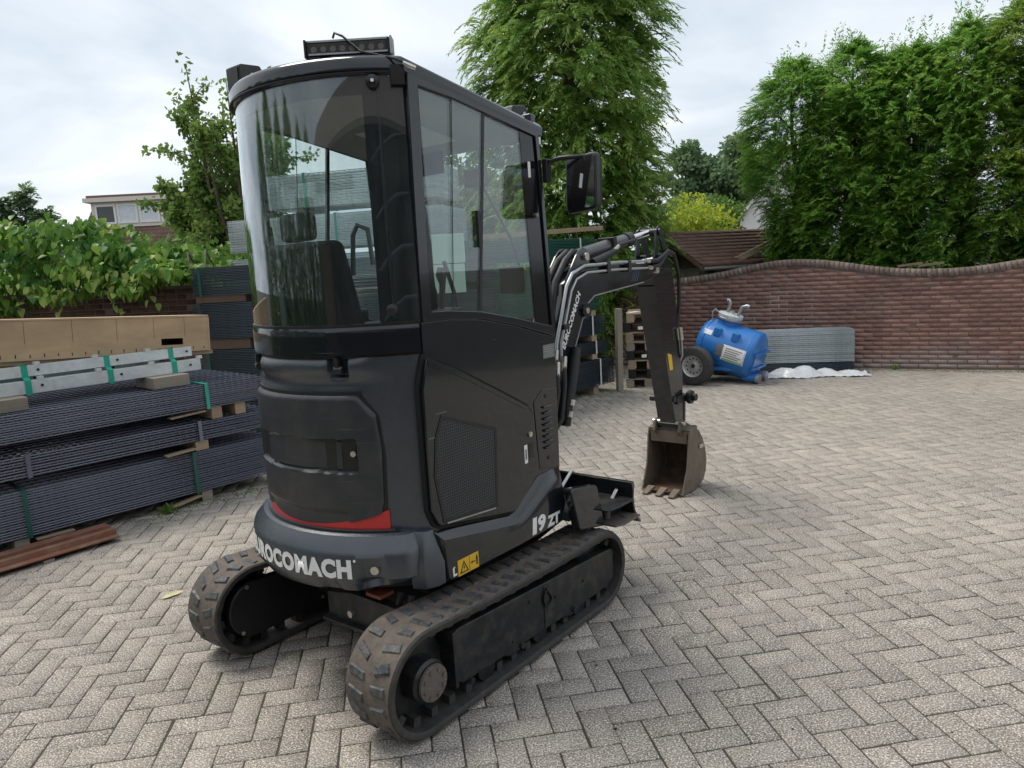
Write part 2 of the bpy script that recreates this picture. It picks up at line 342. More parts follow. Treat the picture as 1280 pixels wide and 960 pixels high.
# ---------------------------------------------------------------- ground and paving
g = MB(); g.add([(-600, -300, -.03), (600, -300, -.03), (600, 900, -.03), (-600, 900, -.03)], [(0, 1, 2, 3)])
tag(part('ground', g, soil), kind='structure')
yard = MB(); yard.add([(-10, -4, -.0034), (11, -4, -.0034), (11, 13, -.0034), (-10, 13, -.0034)], [(0, 1, 2, 3)])
yard = tag(part('pavement', yard, soil), kind='structure')
TH, MOD = 0.1467, 0.106
CA = np.array([math.cos(TH), math.sin(TH)]); CB = np.array([-math.sin(TH), math.cos(TH)])
P0 = np.array([1.3643, 2.3505])
cells = []
for iy in range(-75, 105):
    for ix in range(-125, 115):
        k = (ix + iy) % 4
        if k == 0: cells.append((ix, iy, 0))
        elif k == 2: cells.append((ix, iy, 1))
cells = np.array(cells)
cen = np.where(cells[:, 2:3] == 0, cells[:, :2] + [1.0, .5], cells[:, :2] + [.5, 1.0]) * MOD
wc = P0 + cen[:, :1] * CA + cen[:, 1:2] * CB
keep = (wc[:, 0] > -8.5) & (wc[:, 0] < 8.5) & (wc[:, 1] > -1.5) & (wc[:, 1] < 11.6)
cells, wc = cells[keep], wc[keep]
n = len(wc)
jw = .0062; ch = .0014; hl, hw = MOD - jw / 2, MOD / 2 - jw / 2
tmpl = []
for (dx, z) in ((0, -.016), (0, -.0022), (ch, 0.0)):
    for sx, sy in ((-1, -1), (1, -1), (1, 1), (-1, 1)): tmpl.append((sx * (hl - dx), sy * (hw - dx), z))
tmpl = np.array(tmpl); tf = [(8, 9, 10, 11)] + [(a + r, b + r, b + r + 4, a + r + 4) for r in (0, 4) for a, b in ((0, 1), (1, 2), (2, 3), (3, 0))]
ang = TH + cells[:, 2] * math.pi / 2 + rng.normal(0, .008, n)
hz = rng.normal(0, .0006, n); tilt = rng.normal(0, .0035, (n, 2)); jit = rng.normal(0, .0013, (n, 2))
# choose the 300 pavers that show largest: nearest ones inside the frame
dirs = wc - 0; pr = np.stack([wc[:, 0], wc[:, 1], np.full(n, -CAM_H)], 1)
cf = pr @ np.array(fw); cx = pr @ np.array(rt) / cf * F_PX + 640; cy = 480 - pr @ np.array(up) / cf * F_PX
vis = (cf > .3) & (cx > -20) & (cx < 1300) & (cy < 985) & (cy > 0)
hidden = ((cx > 270) & (cx < 780) & (cy > 700) & (cy < 920) & (cx + (cy - 700) < 1000) & (cx > 480))
score = np.where(vis & ~hidden, np.hypot(wc[:, 0], wc[:, 1]), 1e9); order = np.argsort(score); sel = set(order[:300].tolist())
pme = indexed_mesh('paver', tmpl, tf); pme.materials.append(pav)
for i in order[:300]:
    o = bpy.data.objects.new('paver', pme); COL.objects.link(o); o.parent = yard
    o.location = (wc[i, 0] + jit[i, 0], wc[i, 1] + jit[i, 1], hz[i]); o.rotation_euler = (tilt[i, 0], tilt[i, 1], ang[i])
rest = np.array([i for i in range(n) if i not in sel])
c, s_ = np.cos(ang[rest])[:, None], np.sin(ang[rest])[:, None]
X = tmpl[None, :, 0]; Y = tmpl[None, :, 1]; Zt = tmpl[None, :, 2]
V = np.stack([wc[rest, :1] + jit[rest, :1] + c * X - s_ * Y, wc[rest, 1:] + jit[rest, 1:] + s_ * X + c * Y, hz[rest][:, None] + Zt + X * tilt[rest, 1:] * -1 + Y * tilt[rest, :1]], 2).reshape(-1, 3)
Fc = (np.array(tf)[None] + (np.arange(len(rest)) * 12)[:, None, None]).reshape(-1, 4)
me = indexed_mesh('pavers', V, Fc); me.materials.append(pav)
o = bpy.data.objects.new('distant_pavers', me); COL.objects.link(o); o.parent = yard; o['kind'] = 'stuff'
# drain cover, fallen leaf, crumbs
dr = thing('drain_cover', 'small dark square drain cover set in the paving', 'drain cover', (3.58, 4.50, 0.0), TH)
part('frame', MB().ringplate([(-.1, -.1), (.1, -.1), (.1, .1), (-.1, .1)], [(-.085, -.085), (.085, -.085), (.085, .085), (-.085, .085)], 'z', -.008, .003), steelbk, dr)
for k in range(6): part('grate_bar', MB().box(-.085, .085, -.078 + k * .028, -.063 + k * .028, -.006, .001), steelbk, dr)
lf = MB(); lf.add([(-.055, 0, .004), (-.02, .018, .010), (.03, .014, .016), (.06, 0, .012), (.02, -.016, .008), (-.03, -.014, .005), (0, 0, .002)], [(0, 1, 6), (1, 2, 6), (2, 3, 6), (3, 4, 6), (4, 5, 6), (5, 0, 6)])
o = part('fallen_leaf', lf, leafyel); o.location = (-1.86, 3.72, 0.002); o.rotation_euler[2] = .7; tag(o, 'pale yellow fallen leaf lying on the paving', 'leaf')
cr = MB()
for k in range(170):
    x, y = random.uniform(-3.0, 6), random.uniform(2.0, 8.5)
    r = random.uniform(.002, .007) * (1.8 if random.random() < .08 else 1)
    a = random.random() * 6
    cr.add([(x + r * math.cos(a + t), y + r * math.sin(a + t), .001) for t in (0, 1.6, 3.2, 4.6)] + [(x, y, .001 + r * .7)], [(0, 1, 4), (1, 2, 4), (2, 3, 4), (3, 0, 4)])
tag(part('grit', cr, crust), 'dark crumbs of soil scattered over the paving', 'grit', kind='stuff')

# ---------------------------------------------------------------- brick walls
def brick_wall(name, label, org, u, s0, s1, topf, thick, bm, nindiv, jh=.0585, bl=.216, cop=True, relief=.0016):
    u = Vector(u).normalized(); nn = Vector((-u.y, u.x, 0)); rzr = math.atan2(u.y, u.x)
    t = thing(name, label, 'wall', (*org, 0), rzr)
    ss = [s0 + (s1 - s0) * i / 60 for i in range(61)]
    core = MB()
    rings = [[(q, relief, -.03), (q, thick, -.03), (q, thick, topf(q)), (q, relief, topf(q))] for q in ss]
    core.loft([[Vector(p) for p in r] for r in rings]); part('mortar_core', core, mort, t)
    bx = np.array([(x, y, z) for z in (-.5, .5) for y in (0, 1) for x in (-.5, .5)]); bf = [(0, 1, 3, 2)[::-1], (4, 5, 7, 6), (0, 1, 5, 4), (2, 6, 7, 3), (0, 4, 6, 2), (1, 3, 7, 5)]
    L, Hh = bl - .011, jh - .010
    pos = []
    for j in range(60):
        z = .01 + jh * (j + .5)
        for i in range(int((s1 - s0) / bl) + 2):
            q = s0 + (i + (.5 if j % 2 else 0)) * bl
            if q > s1 - bl / 2 or q < s0 + bl / 2: continue
            if z > min(topf(q - bl / 2), topf(q + bl / 2)) - .004: continue
            pos.append((q, random.gauss(0, .0007), z, random.gauss(0, .006)))
    # nearest bricks in view become parts
    w3 = np.array([(org[0] + u.x * p[0], org[1] + u.y * p[0], p[2] - CAM_H) for p in pos]); cf = w3 @ np.array(fw)
    px = w3 @ np.array(rt) / cf * F_PX + 640; sc_ = np.where((px > 0) & (px < 1280), cf, cf + 50); od = np.argsort(sc_)
    bme = indexed_mesh('brick', bx * [L, .05, Hh], bf); bme.materials.append(bm)
    for i in od[:nindiv]:
        p = pos[i]; o = bpy.data.objects.new('brick', bme); COL.objects.link(o); o.parent = t; o.location = p[:3]; o.rotation_euler = (0, p[3] * .6, p[3])
    if len(od) > nindiv:
        q = np.array([pos[i][:3] for i in od[nindiv:]]); V = (q[:, None, :] + (bx * [L, .05, Hh])[None]).reshape(-1, 3)
        me = indexed_mesh('bricks', V, (np.array(bf)[None] + (np.arange(len(q)) * 8)[:, None, None]).reshape(-1, 4)); me.materials.append(bm)
        o = bpy.data.objects.new('far_bricks', me); COL.objects.link(o); o.parent = t; o['kind'] = 'stuff'
    if cop:
        V = []
        q = s0 + .03
        while q < s1 - .03:
            dz = (topf(q + .02) - topf(q - .02)) / .04; a = math.atan(dz); hh = random.gauss(.092, .0015)
            for b in bx * [.0555, thick + .024, hh]:
                V.append((q + b[0] * math.cos(a) - (b[2]) * math.sin(a), b[1] - .012 + random.gauss(0, .0008), topf(q) + .043 + b[0] * math.sin(a) + b[2] * math.cos(a)))
            q += .060
        m_ = len(V) // 8; me = indexed_mesh('coping', np.array(V), (np.array(bf)[None] + (np.arange(m_) * 8)[:, None, None]).reshape(-1, 4)); me.materials.append(brkc)
        o = bpy.data.objects.new('coping_bricks', me); COL.objects.link(o); o.parent = t; o['kind'] = 'stuff'
    return t
TOPX = [-6, -4.5, -3.2, -2.3, -1.41, -.71, -.05, .37, .87, 1.44, 2.07, 2.49, 2.9, 3.6, 4.3, 5.0, 5.8, 7]
TOPZ = [1.05, 1.0, 1.08, 1.14, 1.2, 1.27, 1.40, 1.41, 1.34, 1.22, 1.18, 1.20, 1.26, 1.38, 1.41, 1.32, 1.2, 1.2]
def top1(q):
    x = q; k = np.interp([x - .25, x - .12, x, x + .12, x + .25], TOPX, TOPZ); return float(k.mean())
brick_wall('garden_wall', 'weathered red brown brick wall with wavy brick-on-edge top behind the blue tank', (3.69, 10.388), (.8785, -.4778, 0), -5.2, 6.2, top1, .21, brk, 300)
brick_wall('vine_wall', 'dark brown brick wall under the overhanging leafy vine', (-6.6, 8.35), (.985, -.17, 0), -1.0, 3.5, lambda q: 1.62, .2, brkd, 300, cop=False)

# ---------------------------------------------------------------- bundles of mesh fence panels
SU = Vector((.6828, .7306, 0)); SN = Vector((-.7306, .6828, 0)); SB1 = Vector((-3.197, 4.5415, 0)); SRZ = math.atan2(SU.y, SU.x)
PANEL = {}
def panel_mesh(L, W, mat, pitch, step=.05, wire=.003, dbl=.0082, ends=.005):
    key = (round(L, 2), round(W, 2), mat.name, step)
    if key in PANEL: return PANEL[key]
    V = []; Fq = []
    def bar(x0, x1, y0, y1, z0, z1):
        o = len(V); V.extend([(x, y, z) for z in (z0, z1) for y in (y0, y1) for x in (x0, x1)])
        Fq.extend([(o, o + 2, o + 3, o + 1), (o + 4, o + 5, o + 7, o + 6), (o, o + 1, o + 5, o + 4), (o + 2, o + 6, o + 7, o + 3), (o, o + 4, o + 6, o + 2), (o + 1, o + 3, o + 7, o + 5)])
    k = int((W - 2 * ends) / .1) + 1
    ys = [ends + i * (W - 2 * ends) / k for i in range(k + 1)]
    for y in ys:
        for z in (-dbl, dbl): bar(0, L, y - .004, y + .004, z - .0043, z + .0043)
    m_ = int(L / step)
    for i in range(m_ + 1):
        x = .02 + i * (L - .04) / m_; bar(x - wire, x + wire, 0, W, -wire, wire)
    me = indexed_mesh('panel', np.array(V), Fq); me.materials.append(mat); PANEL[key] = me; return me
def bundle(label, org, rz, L, W, z0, z1, mat, pitch=.0335, step=.05, straps=(), smat=None, group='bundles of mesh fence panels', jitter=.0012, name='fence_panel_bundle'):
    t = thing(name, label, 'panel bundle', (org[0], org[1], z0), rz, group)
    me = panel_mesh(L, W, mat, pitch, step); n_ = max(2, int(round((z1 - z0) / pitch)))
    for i in range(n_):
        o = bpy.data.objects.new('mesh_panel', me); COL.objects.link(o); o.parent = t
        o.location = (random.gauss(0, jitter), random.gauss(0, jitter), (i + .5) * (z1 - z0) / n_); o.rotation_euler = (0, 0, random.gauss(0, .0008))
    for x in straps:
        h = z1 - z0; st = MB()
        st.box(x - .013, x + .013, -.016, -.013, -.003, h + .003).box(x - .013, x + .013, -.016, W + .016, h + .002, h + .005).box(x - .013, x + .013, W + .013, W + .016, -.003, h + .003)
        part('strap', st, smat or strapd, t)
    return t
def sp(u, off, z=0): p = SB1 + SU * u + SN * off; return (p.x, p.y, z)
blockmesh = {}
def block(label, org, rz, lx, ly, lz, z0, mat=None, name='timber_block', group='timber spacer blocks under the panel bundles'):
    o = part(name, MB().box(0, lx, 0, ly, 0, lz), mat or woodg, None, bevel=.003); o.location = (org[0], org[1], z0); o.rotation_euler[2] = rz
    return tag(o, label, 'timber block', group)
L0 = -1.50; LEN = 3.34
bundle('anthracite mesh panel bundle on ground blocks, lowest of the stack behind the brown channel', sp(L0, 0), SRZ, LEN, 1.5, .078, .388, meshbk, straps=(1.57, 2.67), smat=strapd)
bundle('anthracite mesh panel bundle in the middle of the stack behind the brown channel', sp(L0 + .02, .0), SRZ, LEN, 1.5, .462, .61, meshbk, straps=(1.60, 2.72), smat=meshbk)
bundle('anthracite mesh panel bundle directly under the galvanised rails', sp(L0 - .04, -.03), SRZ, LEN - .02, 1.5, .70, .885, meshbk, straps=(2.85,), smat=strapm)
block('grey timber block on the paving under the lowest anthracite bundle, behind the brown channel', sp(-.02, .01), SRZ, .085, .9, .076, 0)
block('grey timber block on the paving under the lowest anthracite bundle, beside the weed', sp(1.2, .01), SRZ, .085, .9, .076, 0)
block('pale timber block beside the splintered strip between lowest and middle anthracite bundles', sp(1.20, .01), SRZ, .10, .9, .072, .389, woodb)
block('timber block between the lowest and the middle anthracite bundle', sp(-.40, .01), SRZ, .10, .9, .072, .389, woodb)
block('pale timber block beside the thin strip between the middle and the upper anthracite bundle', sp(1.34, -.02), SRZ, .08, .9, .086, .612, woodb)
block('reddish end block between the middle and the upper anthracite bundle', sp(1.53, -.01), SRZ, .085, .9, .086, .612, woodb)
block('timber block between the middle and the upper anthracite bundle', sp(-.35, .01), SRZ, .10, .9, .086, .612, woodb)
def strip(label, p, rz, l, tilt=0, mat=None, name='wood_strip'):
    o = part(name, MB().box(0, l, 0, .07, 0, .008), mat or woodb); o.location = p; o.rotation_euler = (0, tilt, rz); return tag(o, label, 'wood strip')
strip('splintered wood strip poking out beside the block under the middle bundle', sp(.97, -.035, .400), SRZ, .22, -.05)
strip('thin wood strip lying by the right ground block of the lowest bundle', sp(.95, -.03, .012), SRZ, .24, -.16)
strip('thin pale strip lying by the left ground block behind the brown channel', sp(.10, -.03, .05), SRZ, .22, 0)
strip('thin wood strip between the middle and the upper bundle', sp(1.03, -.04, .668), SRZ, .26, -.05)
# blocks, rails, crate on top of the stack
block('grey timber block carrying the galvanised rails, at the strap nearest the crate corner', sp(.98, .06), SRZ, .26, .34, .082, .888, group='timber blocks under the galvanised rails')
block('grey timber block carrying the galvanised rails, standing on the upper bundle', sp(-.08, .06), SRZ, .27, .34, .082, .888, group='timber blocks under the galvanised rails')
def rail(label, u0, u1, off, z0, h, d, tilt=0):
    t = thing('steel_rail', label, 'steel rail', sp(u0, off, z0), SRZ, 'galvanised rails strapped together'); L = u1 - u0
    c_ = MB(); p = [(0, 0), (d, 0), (d, .004), (.004, .004), (.004, h - .004), (d, h - .004), (d, h), (0, h)]
    c_.prism([(a, b) for a, b in p], 'x', 0, L); part('channel', c_, galvrail, t, bevel=.0015, seg=1)
    for x in np.arange(.22, L, .5): part('bolt', MB().cyl((x, .001, h * .55), (x, -.006, h * .55), .009, 8), steelbk, t)
    for x in np.arange(.12, L, .36): part('clip', MB().box(x, x + .035, -.004, .03, h - .001, h + .022), galvrail, t)
    return t
rail('galvanised channel rail lying lowest in the strapped pair on the mesh stack', -.9, 1.40, .20, .972, .085, .07)
rail('galvanised channel rail lying on top of the strapped pair, below the crate', -.9, 1.36, .24, 1.082, .070, .06)
rail('narrow galvanised rail at the back of the strapped rails', -.9, 1.15, .34, .972, .16, .05)
for u_ in (.24, .75, 1.20):
    st = MB(); st.box(-.018, .018, -.006, -.003, -.004, .09).box(-.018, .018, -.006, .22, -.006, -.003).box(-.018, .018, .036, .039, .105, .186).box(-.018, .018, .036, .22, .183, .186)
    st.add([(-.018, -.006, .09), (.018, -.006, .09), (.018, .036, .108), (-.018, .036, .108)], [(0, 1, 2, 3)])
    st.add([(-.018, -.003, .088), (.018, -.003, .088), (.018, .039, .105), (-.018, .039, .105)], [(0, 1, 2, 3)])
    o = part('strap', st, strapm); o.location = sp(u_, .20, .970); o.rotation_euler = (0, 0, SRZ); tag(o, 'bright green strap round the galvanised rails', 'strap', 'green straps round the galvanised rails')
# plywood crate
ct = thing('plywood_crate', 'long tan plywood crate with rectangular hand holes lying on the rails', 'crate', sp(-.9, .31, 1.255), SRZ)
def crate_board(L, H):
    hx = [(.48, .60), (2.07, 2.235)]; m_ = MB(); xs = [0, .48, .60, 2.07, 2.235, L]
    for a, b in zip(xs[:-1], xs[1:]):
        if (a, b) in [(.48, .60), (2.07, 2.235)]: m_.box(a, b, 0, .015, 0, .055); m_.box(a, b, 0, .015, .105, H)
        else: m_.box(a, b, 0, .015, 0, H)
    return m_
fb = part('front_board', crate_board(2.43, .265), ply, ct)
for x in (.9, 1.18, 1.47, 1.76, 2.02, 2.25): part('seam', MB().box(x - .0012, x + .0012, -.001, .001, .11, .263), woodd, fb)
for x in np.arange(.1, 2.42, .085): part('staple', MB().box(x - .003, x + .003, -.0015, .001, .018, .036 + .008 * random.random()), steelbk, fb)
part('back_board', MB().box(0, 2.43, .30, .315, 0, .262), ply, ct); part('end_board', MB().box(2.431, 2.446, -.001, .316, 0, .262), ply, ct)
part('bottom_batten', MB().box(0, 2.47, .016, .06, -.028, -.001), woodb, ct); part('base_board', MB().box(.002, 2.428, .016, .299, .001, .012), ply, ct); part('lid_board', MB().box(.001, 2.44, -.004, .318, .2655, .2775), ply, ct)
ct.rotation_euler = (0, R(3.6), SRZ)
block('small timber packer under the plywood crate', sp(.30, .45), SRZ, .12, .2, .05, 1.133, name='timber_packer', group='packers under the crate')
# brown channel on the ground
BU = Vector((.651, .759, 0)); brz = math.atan2(BU.y, BU.x)
bt = thing('steel_channel', 'rust brown ribbed steel channel lying on the paving in front of the mesh stack', 'steel channel', (-2.60 - BU.x * 2.2, 4.64 - BU.y * 2.2, 0), brz)
pr_ = [(0, .02), (.055, .02), (.06, .055), (.10, .058), (.105, .022), (.15, .022), (.155, .062), (.235, .062), (.24, .0), (.232, 0), (.228, .052), (.162, .052), (.157, .012), (.098, .012), (.093, .048), (.067, .046), (.06, .01), (0, .01)]
pr_ = [(a, b + .018) for a, b in pr_]
part('channel', MB().prism(pr_, 'x', 0, 2.2), rails_brown, bt, bevel=.002, seg=1)
for x in (.3, 1.75): part('batten', MB().box(x, x + .06, .0, .24, 0, .0175), woodg, bt)
# ---- dark column behind the stack and the stacks behind the cab
RZ2 = R(-14)
def bp(x, y, rz, a, b): return (x + math.cos(rz) * a - math.sin(rz) * b, y + math.sin(rz) * a + math.cos(rz) * b)
cx0, cy0 = -3.13, 7.42
for k, (z0, z1, lab) in enumerate(((.10, .52, 'dark mesh panel bundle at the foot of the column behind the crate'), (.60, .965, 'dark mesh panel bundle third from the top of the column behind the crate'), (1.075, 1.425, 'dark mesh panel bundle second from the top of the column behind the crate'), (1.50, 1.78, 'dark mesh panel bundle on top of the column behind the crate'))):
    bundle(lab, (cx0 + .03 * (k % 2), cy0), RZ2, 2.9, .9, z0, z1, meshbk2, pitch=.032, step=.115, straps=(.10,), smat=strapd if k % 2 else meshbk2)
    for a in (.05, 1.2): 
        p = bp(cx0, cy0, RZ2, a, .02); block(('short' if a > 1 else 'long') + ' dark timber bearer under the ' + ('lowest', 'second lowest', 'second highest', 'topmost')[k] + ' bundle of the dark column behind the crate', p, RZ2, .55 if a < 1 else .12, .5, .09 if k == 0 else z0 - (.0, .525, .97, 1.43)[k], (.0, .525, .97, 1.43)[k], woodd, name='timber_bearer', group='bearers in the dark column')
gx, gy = -3.02, 8.35
GZ = ((.08, .5), (.58, 1.0), (1.08, 1.45), (1.53, 1.86), (1.93, 2.28))
for k, (z0, z1) in enumerate(GZ):
    bundle(('galvanised', 'galvanised', 'galvanised', 'galvanised', 'light grey galvanised')[k] + ' mesh panel bundle, ' + ('lowest', 'second up', 'third up', 'fourth up', 'topmost')[k] + ' of the grey stack behind the cab', (gx, gy), RZ2, 2.5, .8, z0, z1, galv, pitch=.026, step=.06, straps=(1.3,), smat=strapm)
    for a in (.2, 2.0):
        p = bp(gx, gy, RZ2, a, .02); zb = (0, .505, 1.005, 1.455, 1.865)[k]; block('bearer at the ' + ('vine', 'boom')[a > 1] + ' end under the ' + ('lowest', 'second', 'third', 'fourth', 'topmost')[k] + ' bundle of the grey stack', p, RZ2, .1, .7, z0 - zb - .003, zb, woodg, name='timber_bearer', group='bearers in the grey stack')
p = bp(gx, gy, RZ2, .45, .05); bundle('galvanised bundle laid short on top of the grey stack, seen through the rear glass', p, RZ2, 2.0, .7, 2.37, 2.72, galv, pitch=.026, step=.06, straps=(.5,), smat=strapm)
for a in (.8, 2.1):
    p = bp(gx, gy, RZ2, a, .06); block('timber bearer on top of the grey stack under the short galvanised bundle', p, RZ2, .1, .6, .085, 2.283, woodg, name='timber_bearer', group='bearers on top of the grey stack')
# green and blue-black pile to the right of the cab
gu = Vector((.683, .731, 0)); gpos = Vector((1.30, 9.30, 0)) - gu * 2.5
def gp(u, off): p = gpos + gu * u + SN * off; return (p.x, p.y)
for k, (z0, z1, mt, lab, off) in enumerate(((.10, .43, meshbk2, 'blue black mesh panel bundle on the ground blocks behind the boom', 0), (.50, .655, meshbk2, 'thin blue black mesh bundle with white straps behind the boom', .03), (.73, .965, meshbk2, 'blue black mesh bundle just under the big green bundle', .05), (1.04, 1.56, meshgr, 'thick green mesh panel bundle behind the boom', .02), (1.66, 1.90, meshgr, 'green mesh panel bundle under the loose plank', .05))):
    bundle(lab, gp(-.12 * (k > 2) - .03 * k, off), SRZ, 2.5, .8, z0, z1, mt, pitch=.034, step=.06, straps=(2.2,), smat=strapw)
    for a in (.3, 2.1):
        zb = (0, .433, .658, .968, 1.563)[k]; block('timber bearer at the ' + ('hidden', 'visible')[a > 1] + ' end under the ' + ('lowest', 'thin strapped', 'third', 'thick green', 'top green')[k] + ' bundle behind the boom', gp(a, .03), SRZ, .1, .7, z0 - zb - .004, zb, woodb, name='timber_bearer', group='bearers in the pile behind the boom')
o = part('loose_plank', MB().box(0, 2.1, 0, .14, 0, .05), woodb, None, bevel=.003); o.location = (*gp(.35, .05), 1.905); o.rotation_euler = (0, R(-2.5), SRZ); tag(o, 'pale rough plank lying on the green panel bundle', 'plank')
for k in range(2):
    o = part('foam_board', MB().box(0, .30, 0, .02, 0, .255), paleboard, None, bevel=.003); o.location = (*bp(cx0, cy0, RZ2, 2.56 + .01 * k, -.04), 1.415 + k * .262); o.rotation_euler = (0, 0, RZ2); tag(o, ('lower', 'upper')[k] + ' pale green foam board fixed to the dark column behind the cab', 'foam board')
# post by the pile
o = part('timber_post', MB().prism([(0, 0), (.075, .004), (.07, .075), (.003, .07)], 'z', 0, 1.03), woodg, None, bevel=.004); o.location = (1.33, 9.16, 0); o.rotation_euler = (0, R(1.0), .4); tag(o, 'grey timber post standing between panel pile and pallets', 'post')
# ---- pallets
def pallet(label, x, y, z, rz, mat, L=.8, W=.6):
    t = thing('pallet', label, 'pallet', (x, y, z), rz, 'stacked pallets by the brick wall')
    for i in range(5): part('deck_board', MB().box(0, L, i * (W - .09) / 4, i * (W - .09) / 4 + .09, .102, .118), mat, t)
    for i in range(3):
        part('bottom_board', MB().box(i * (L - .09) / 2, i * (L - .09) / 2 + .09, 0, W, 0, .014), mat, t)
        for j in range(3): part('pallet_block', MB().box(i * (L - .1) / 2, i * (L - .1) / 2 + .1, j * (W - .09) / 2, j * (W - .09) / 2 + .09, .0145, .086), mat, t)
        part('stringer', MB().box(i * (L - .09) / 2, i * (L - .09) / 2 + .09, 0, W, .0865, .1015), mat, t)
    return t
plab = ['weathered pallet at the bottom of the pallet stack', 'black pallet second from the bottom of the stack', 'pinkish wood pallet third from the bottom of the stack', 'black pallet fourth from the bottom, with a white label', 'grey wood pallet fifth from the bottom of the stack', 'tan wood pallet sixth from the bottom of the stack', 'black pallet just under the top pallet', 'light wood pallet on top of the pallet stack']
pmats = [woodg, black, woodb, black, woodg, woodb, black, woodb]
for k in range(8):
    t = pallet(plab[k], 1.47 + random.gauss(0, .012), 9.36 + random.gauss(0, .01), k * .1185, R(-12) + random.gauss(0, .02), pmats[k], .56, .8)
    if k in (3, 6): part('label_sticker', MB().box(.19, .25, -.003, -.001, .03, .07), white, t)
o = part('paper_sheet', MB().box(0, .16, 0, .11, 0, .003), white); o.location = (1.56, 9.42, .952); o.rotation_euler = (0, 0, .5); tag(o, 'white sheet of paper lying on the top pallet', 'paper')
o = part('grey_offcut', MB().box(0, .14, 0, .05, 0, .02), zinc); o.location = (1.76, 9.45, .951); o.rotation_euler = (0, 0, .3); tag(o, 'small grey metal offcut lying on the top pallet', 'offcut')
# ---- galvanised bundle by the wall, dark bundle under it and the plastic sheet
bundle('dark mesh panel bundle under the galvanised bundle by the brick wall', (3.05, 9.86), R(-11), 1.46, .36, .03, .135, meshbk2, pitch=.025, step=.06)
bundle('galvanised mesh panel bundle on the dark bundle by the brick wall', (3.05, 9.86), R(-11), 1.46, .36, .145, .565, galv, pitch=.026, step=.06)
tm = MB(); NX, NY = 44, 16; rn = np.random.default_rng(3)
vs_ = []
for j in range(NY):
    for i in range(NX):
        x, y = i / (NX - 1) * 1.35, j / (NY - 1) * .34
        h = .012 + .085 * math.exp(-((x - .52) / .30) ** 2) * math.sin(math.pi * min(1, max(0, j / (NY - 1)))) + .055 * abs(math.sin(x * 11 + 7 * y)) ** 1.6 * math.sin(math.pi * j / (NY - 1)) + rn.normal(0, .005)
        vs_.append((x, y + .035 * math.sin(x * 9) + rn.normal(0, .004), max(.006, h)))
tm.add(vs_, [(j * NX + i, j * NX + i + 1, (j + 1) * NX + i + 1, (j + 1) * NX + i) for j in range(NY - 1) for i in range(NX - 1)])
o = part('plastic_sheet', tm, tarpm, None, smooth=50); o.location = (3.18, 9.40, 0); o.rotation_euler[2] = R(-9); tag(o, 'crumpled white plastic sheet on the ground beside the blue tank', 'plastic sheet')
o = part('dark_offcut', MB().box(0, .34, 0, .05, 0, .02), steelbk); o.location = (4.25, 9.36, .0); o.rotation_euler[2] = R(6); tag(o, 'thin dark strip on the ground at the end of the plastic sheet', 'strip')
# ---------------------------------------------------------------- blue tank on wheels
tk = thing('tank_trailer', 'dented blue steel tank on two wheels, nose resting on its outlet pipes', 'tank', (2.62, 9.62, 0), R(-38))
tl = R(17); tm_ = Matrix.Translation((0, 0, .50)) @ Matrix.Rotation(tl, 4, 'Y')
def tp(x, y, z): return tuple(tm_ @ Vector((x, y, z)))
def tax(v): return tm_.to_3x3() @ Vector(v)
body = MB(); body.lathe([(.001, -.07), (.15, -.06), (.25, -.025), (.305, .03), (.315, .10), (.315, .66), (.31, .70), (.285, .725), (.27, .73)], tp(-.08, 0, 0), tax((1, 0, 0)), 40); tb = part('tank_shell', body, tank, tk, smooth=40)
for x in (.06, .64): part('weld_band', MB().lathe([(.3165, 0), (.320, .008), (.3165, .016)], tp(x - .08, 0, 0), tax((1, 0, 0)), 40), tank, tb)
part('end_plate', MB().lathe([(.001, .012), (.24, .008), (.262, -.004), (.266, -.02)], tp(.655, 0, 0), tax((1, 0, 0)), 40), tank, tk, smooth=40)
ML = lambda *b: MB().box(*b, m=tm_)
part('door_bar', ML(.668, .70, -.25, .25, .06, .085), tank, tk); part('door_bar', ML(.668, .70, -.25, .25, -.13, -.105), tank, tk)
part('door_post', ML(.664, .676, -.20, .20, -.104, .06), tank, tk)
up_ = tax((0, 0, 1))
part('manhole_neck', MB().lathe([(.135, .24), (.13, .40)], tp(.16, 0, 0), up_, 28), tank, tk, smooth=40)
part('manhole_lid', MB().lathe([(.15, .385), (.155, .40), (.155, .425), (.14, .43), (.02, .435)], tp(.16, 0, 0), up_, 28), galvrail, tk, smooth=40)
part('lid_ring', MB().lathe([(.157, .355), (.160, .36), (.160, .381), (.157, .384)], tp(.16, 0, 0), up_, 28), zinc, tk)
part('valve_pipe', MB().tube([tp(.10, .03, .43), tp(.10, .03, .55), tp(.08, .03, .58), tp(.05, .03, .58)], .022, 10), zinc, tk, smooth=50)
part('vent_pipe', MB().tube([tp(.26, -.03, .43), tp(.27, -.03, .50), tp(.29, -.03, .56), tp(.34, -.03, .585), tp(.37, -.03, .58)], [.022, .022, .024, .026, .028], 10), zinc, tk, smooth=50)
part('brass_fitting', MB().cyl(tp(.17, .0, .43), tp(.17, .0, .475), .028, 8), fit, tk)
part('lid_handle', MB().tube([tp(-.02, -.1, .30), tp(-.05, -.1, .40), tp(-.02, -.1, .45), tp(.03, -.1, .42)], .010, 8), zinc, tk)
for x in (.10, .34): part('lifting_lug', MB().prism([(x, -.30), (x + .10, -.30), (x + .08, -.16), (x + .02, -.16)], 'z', .16, .30) if False else ML(x, x + .08, -.285, -.20, .16, .26), tank, tk, bevel=.006)
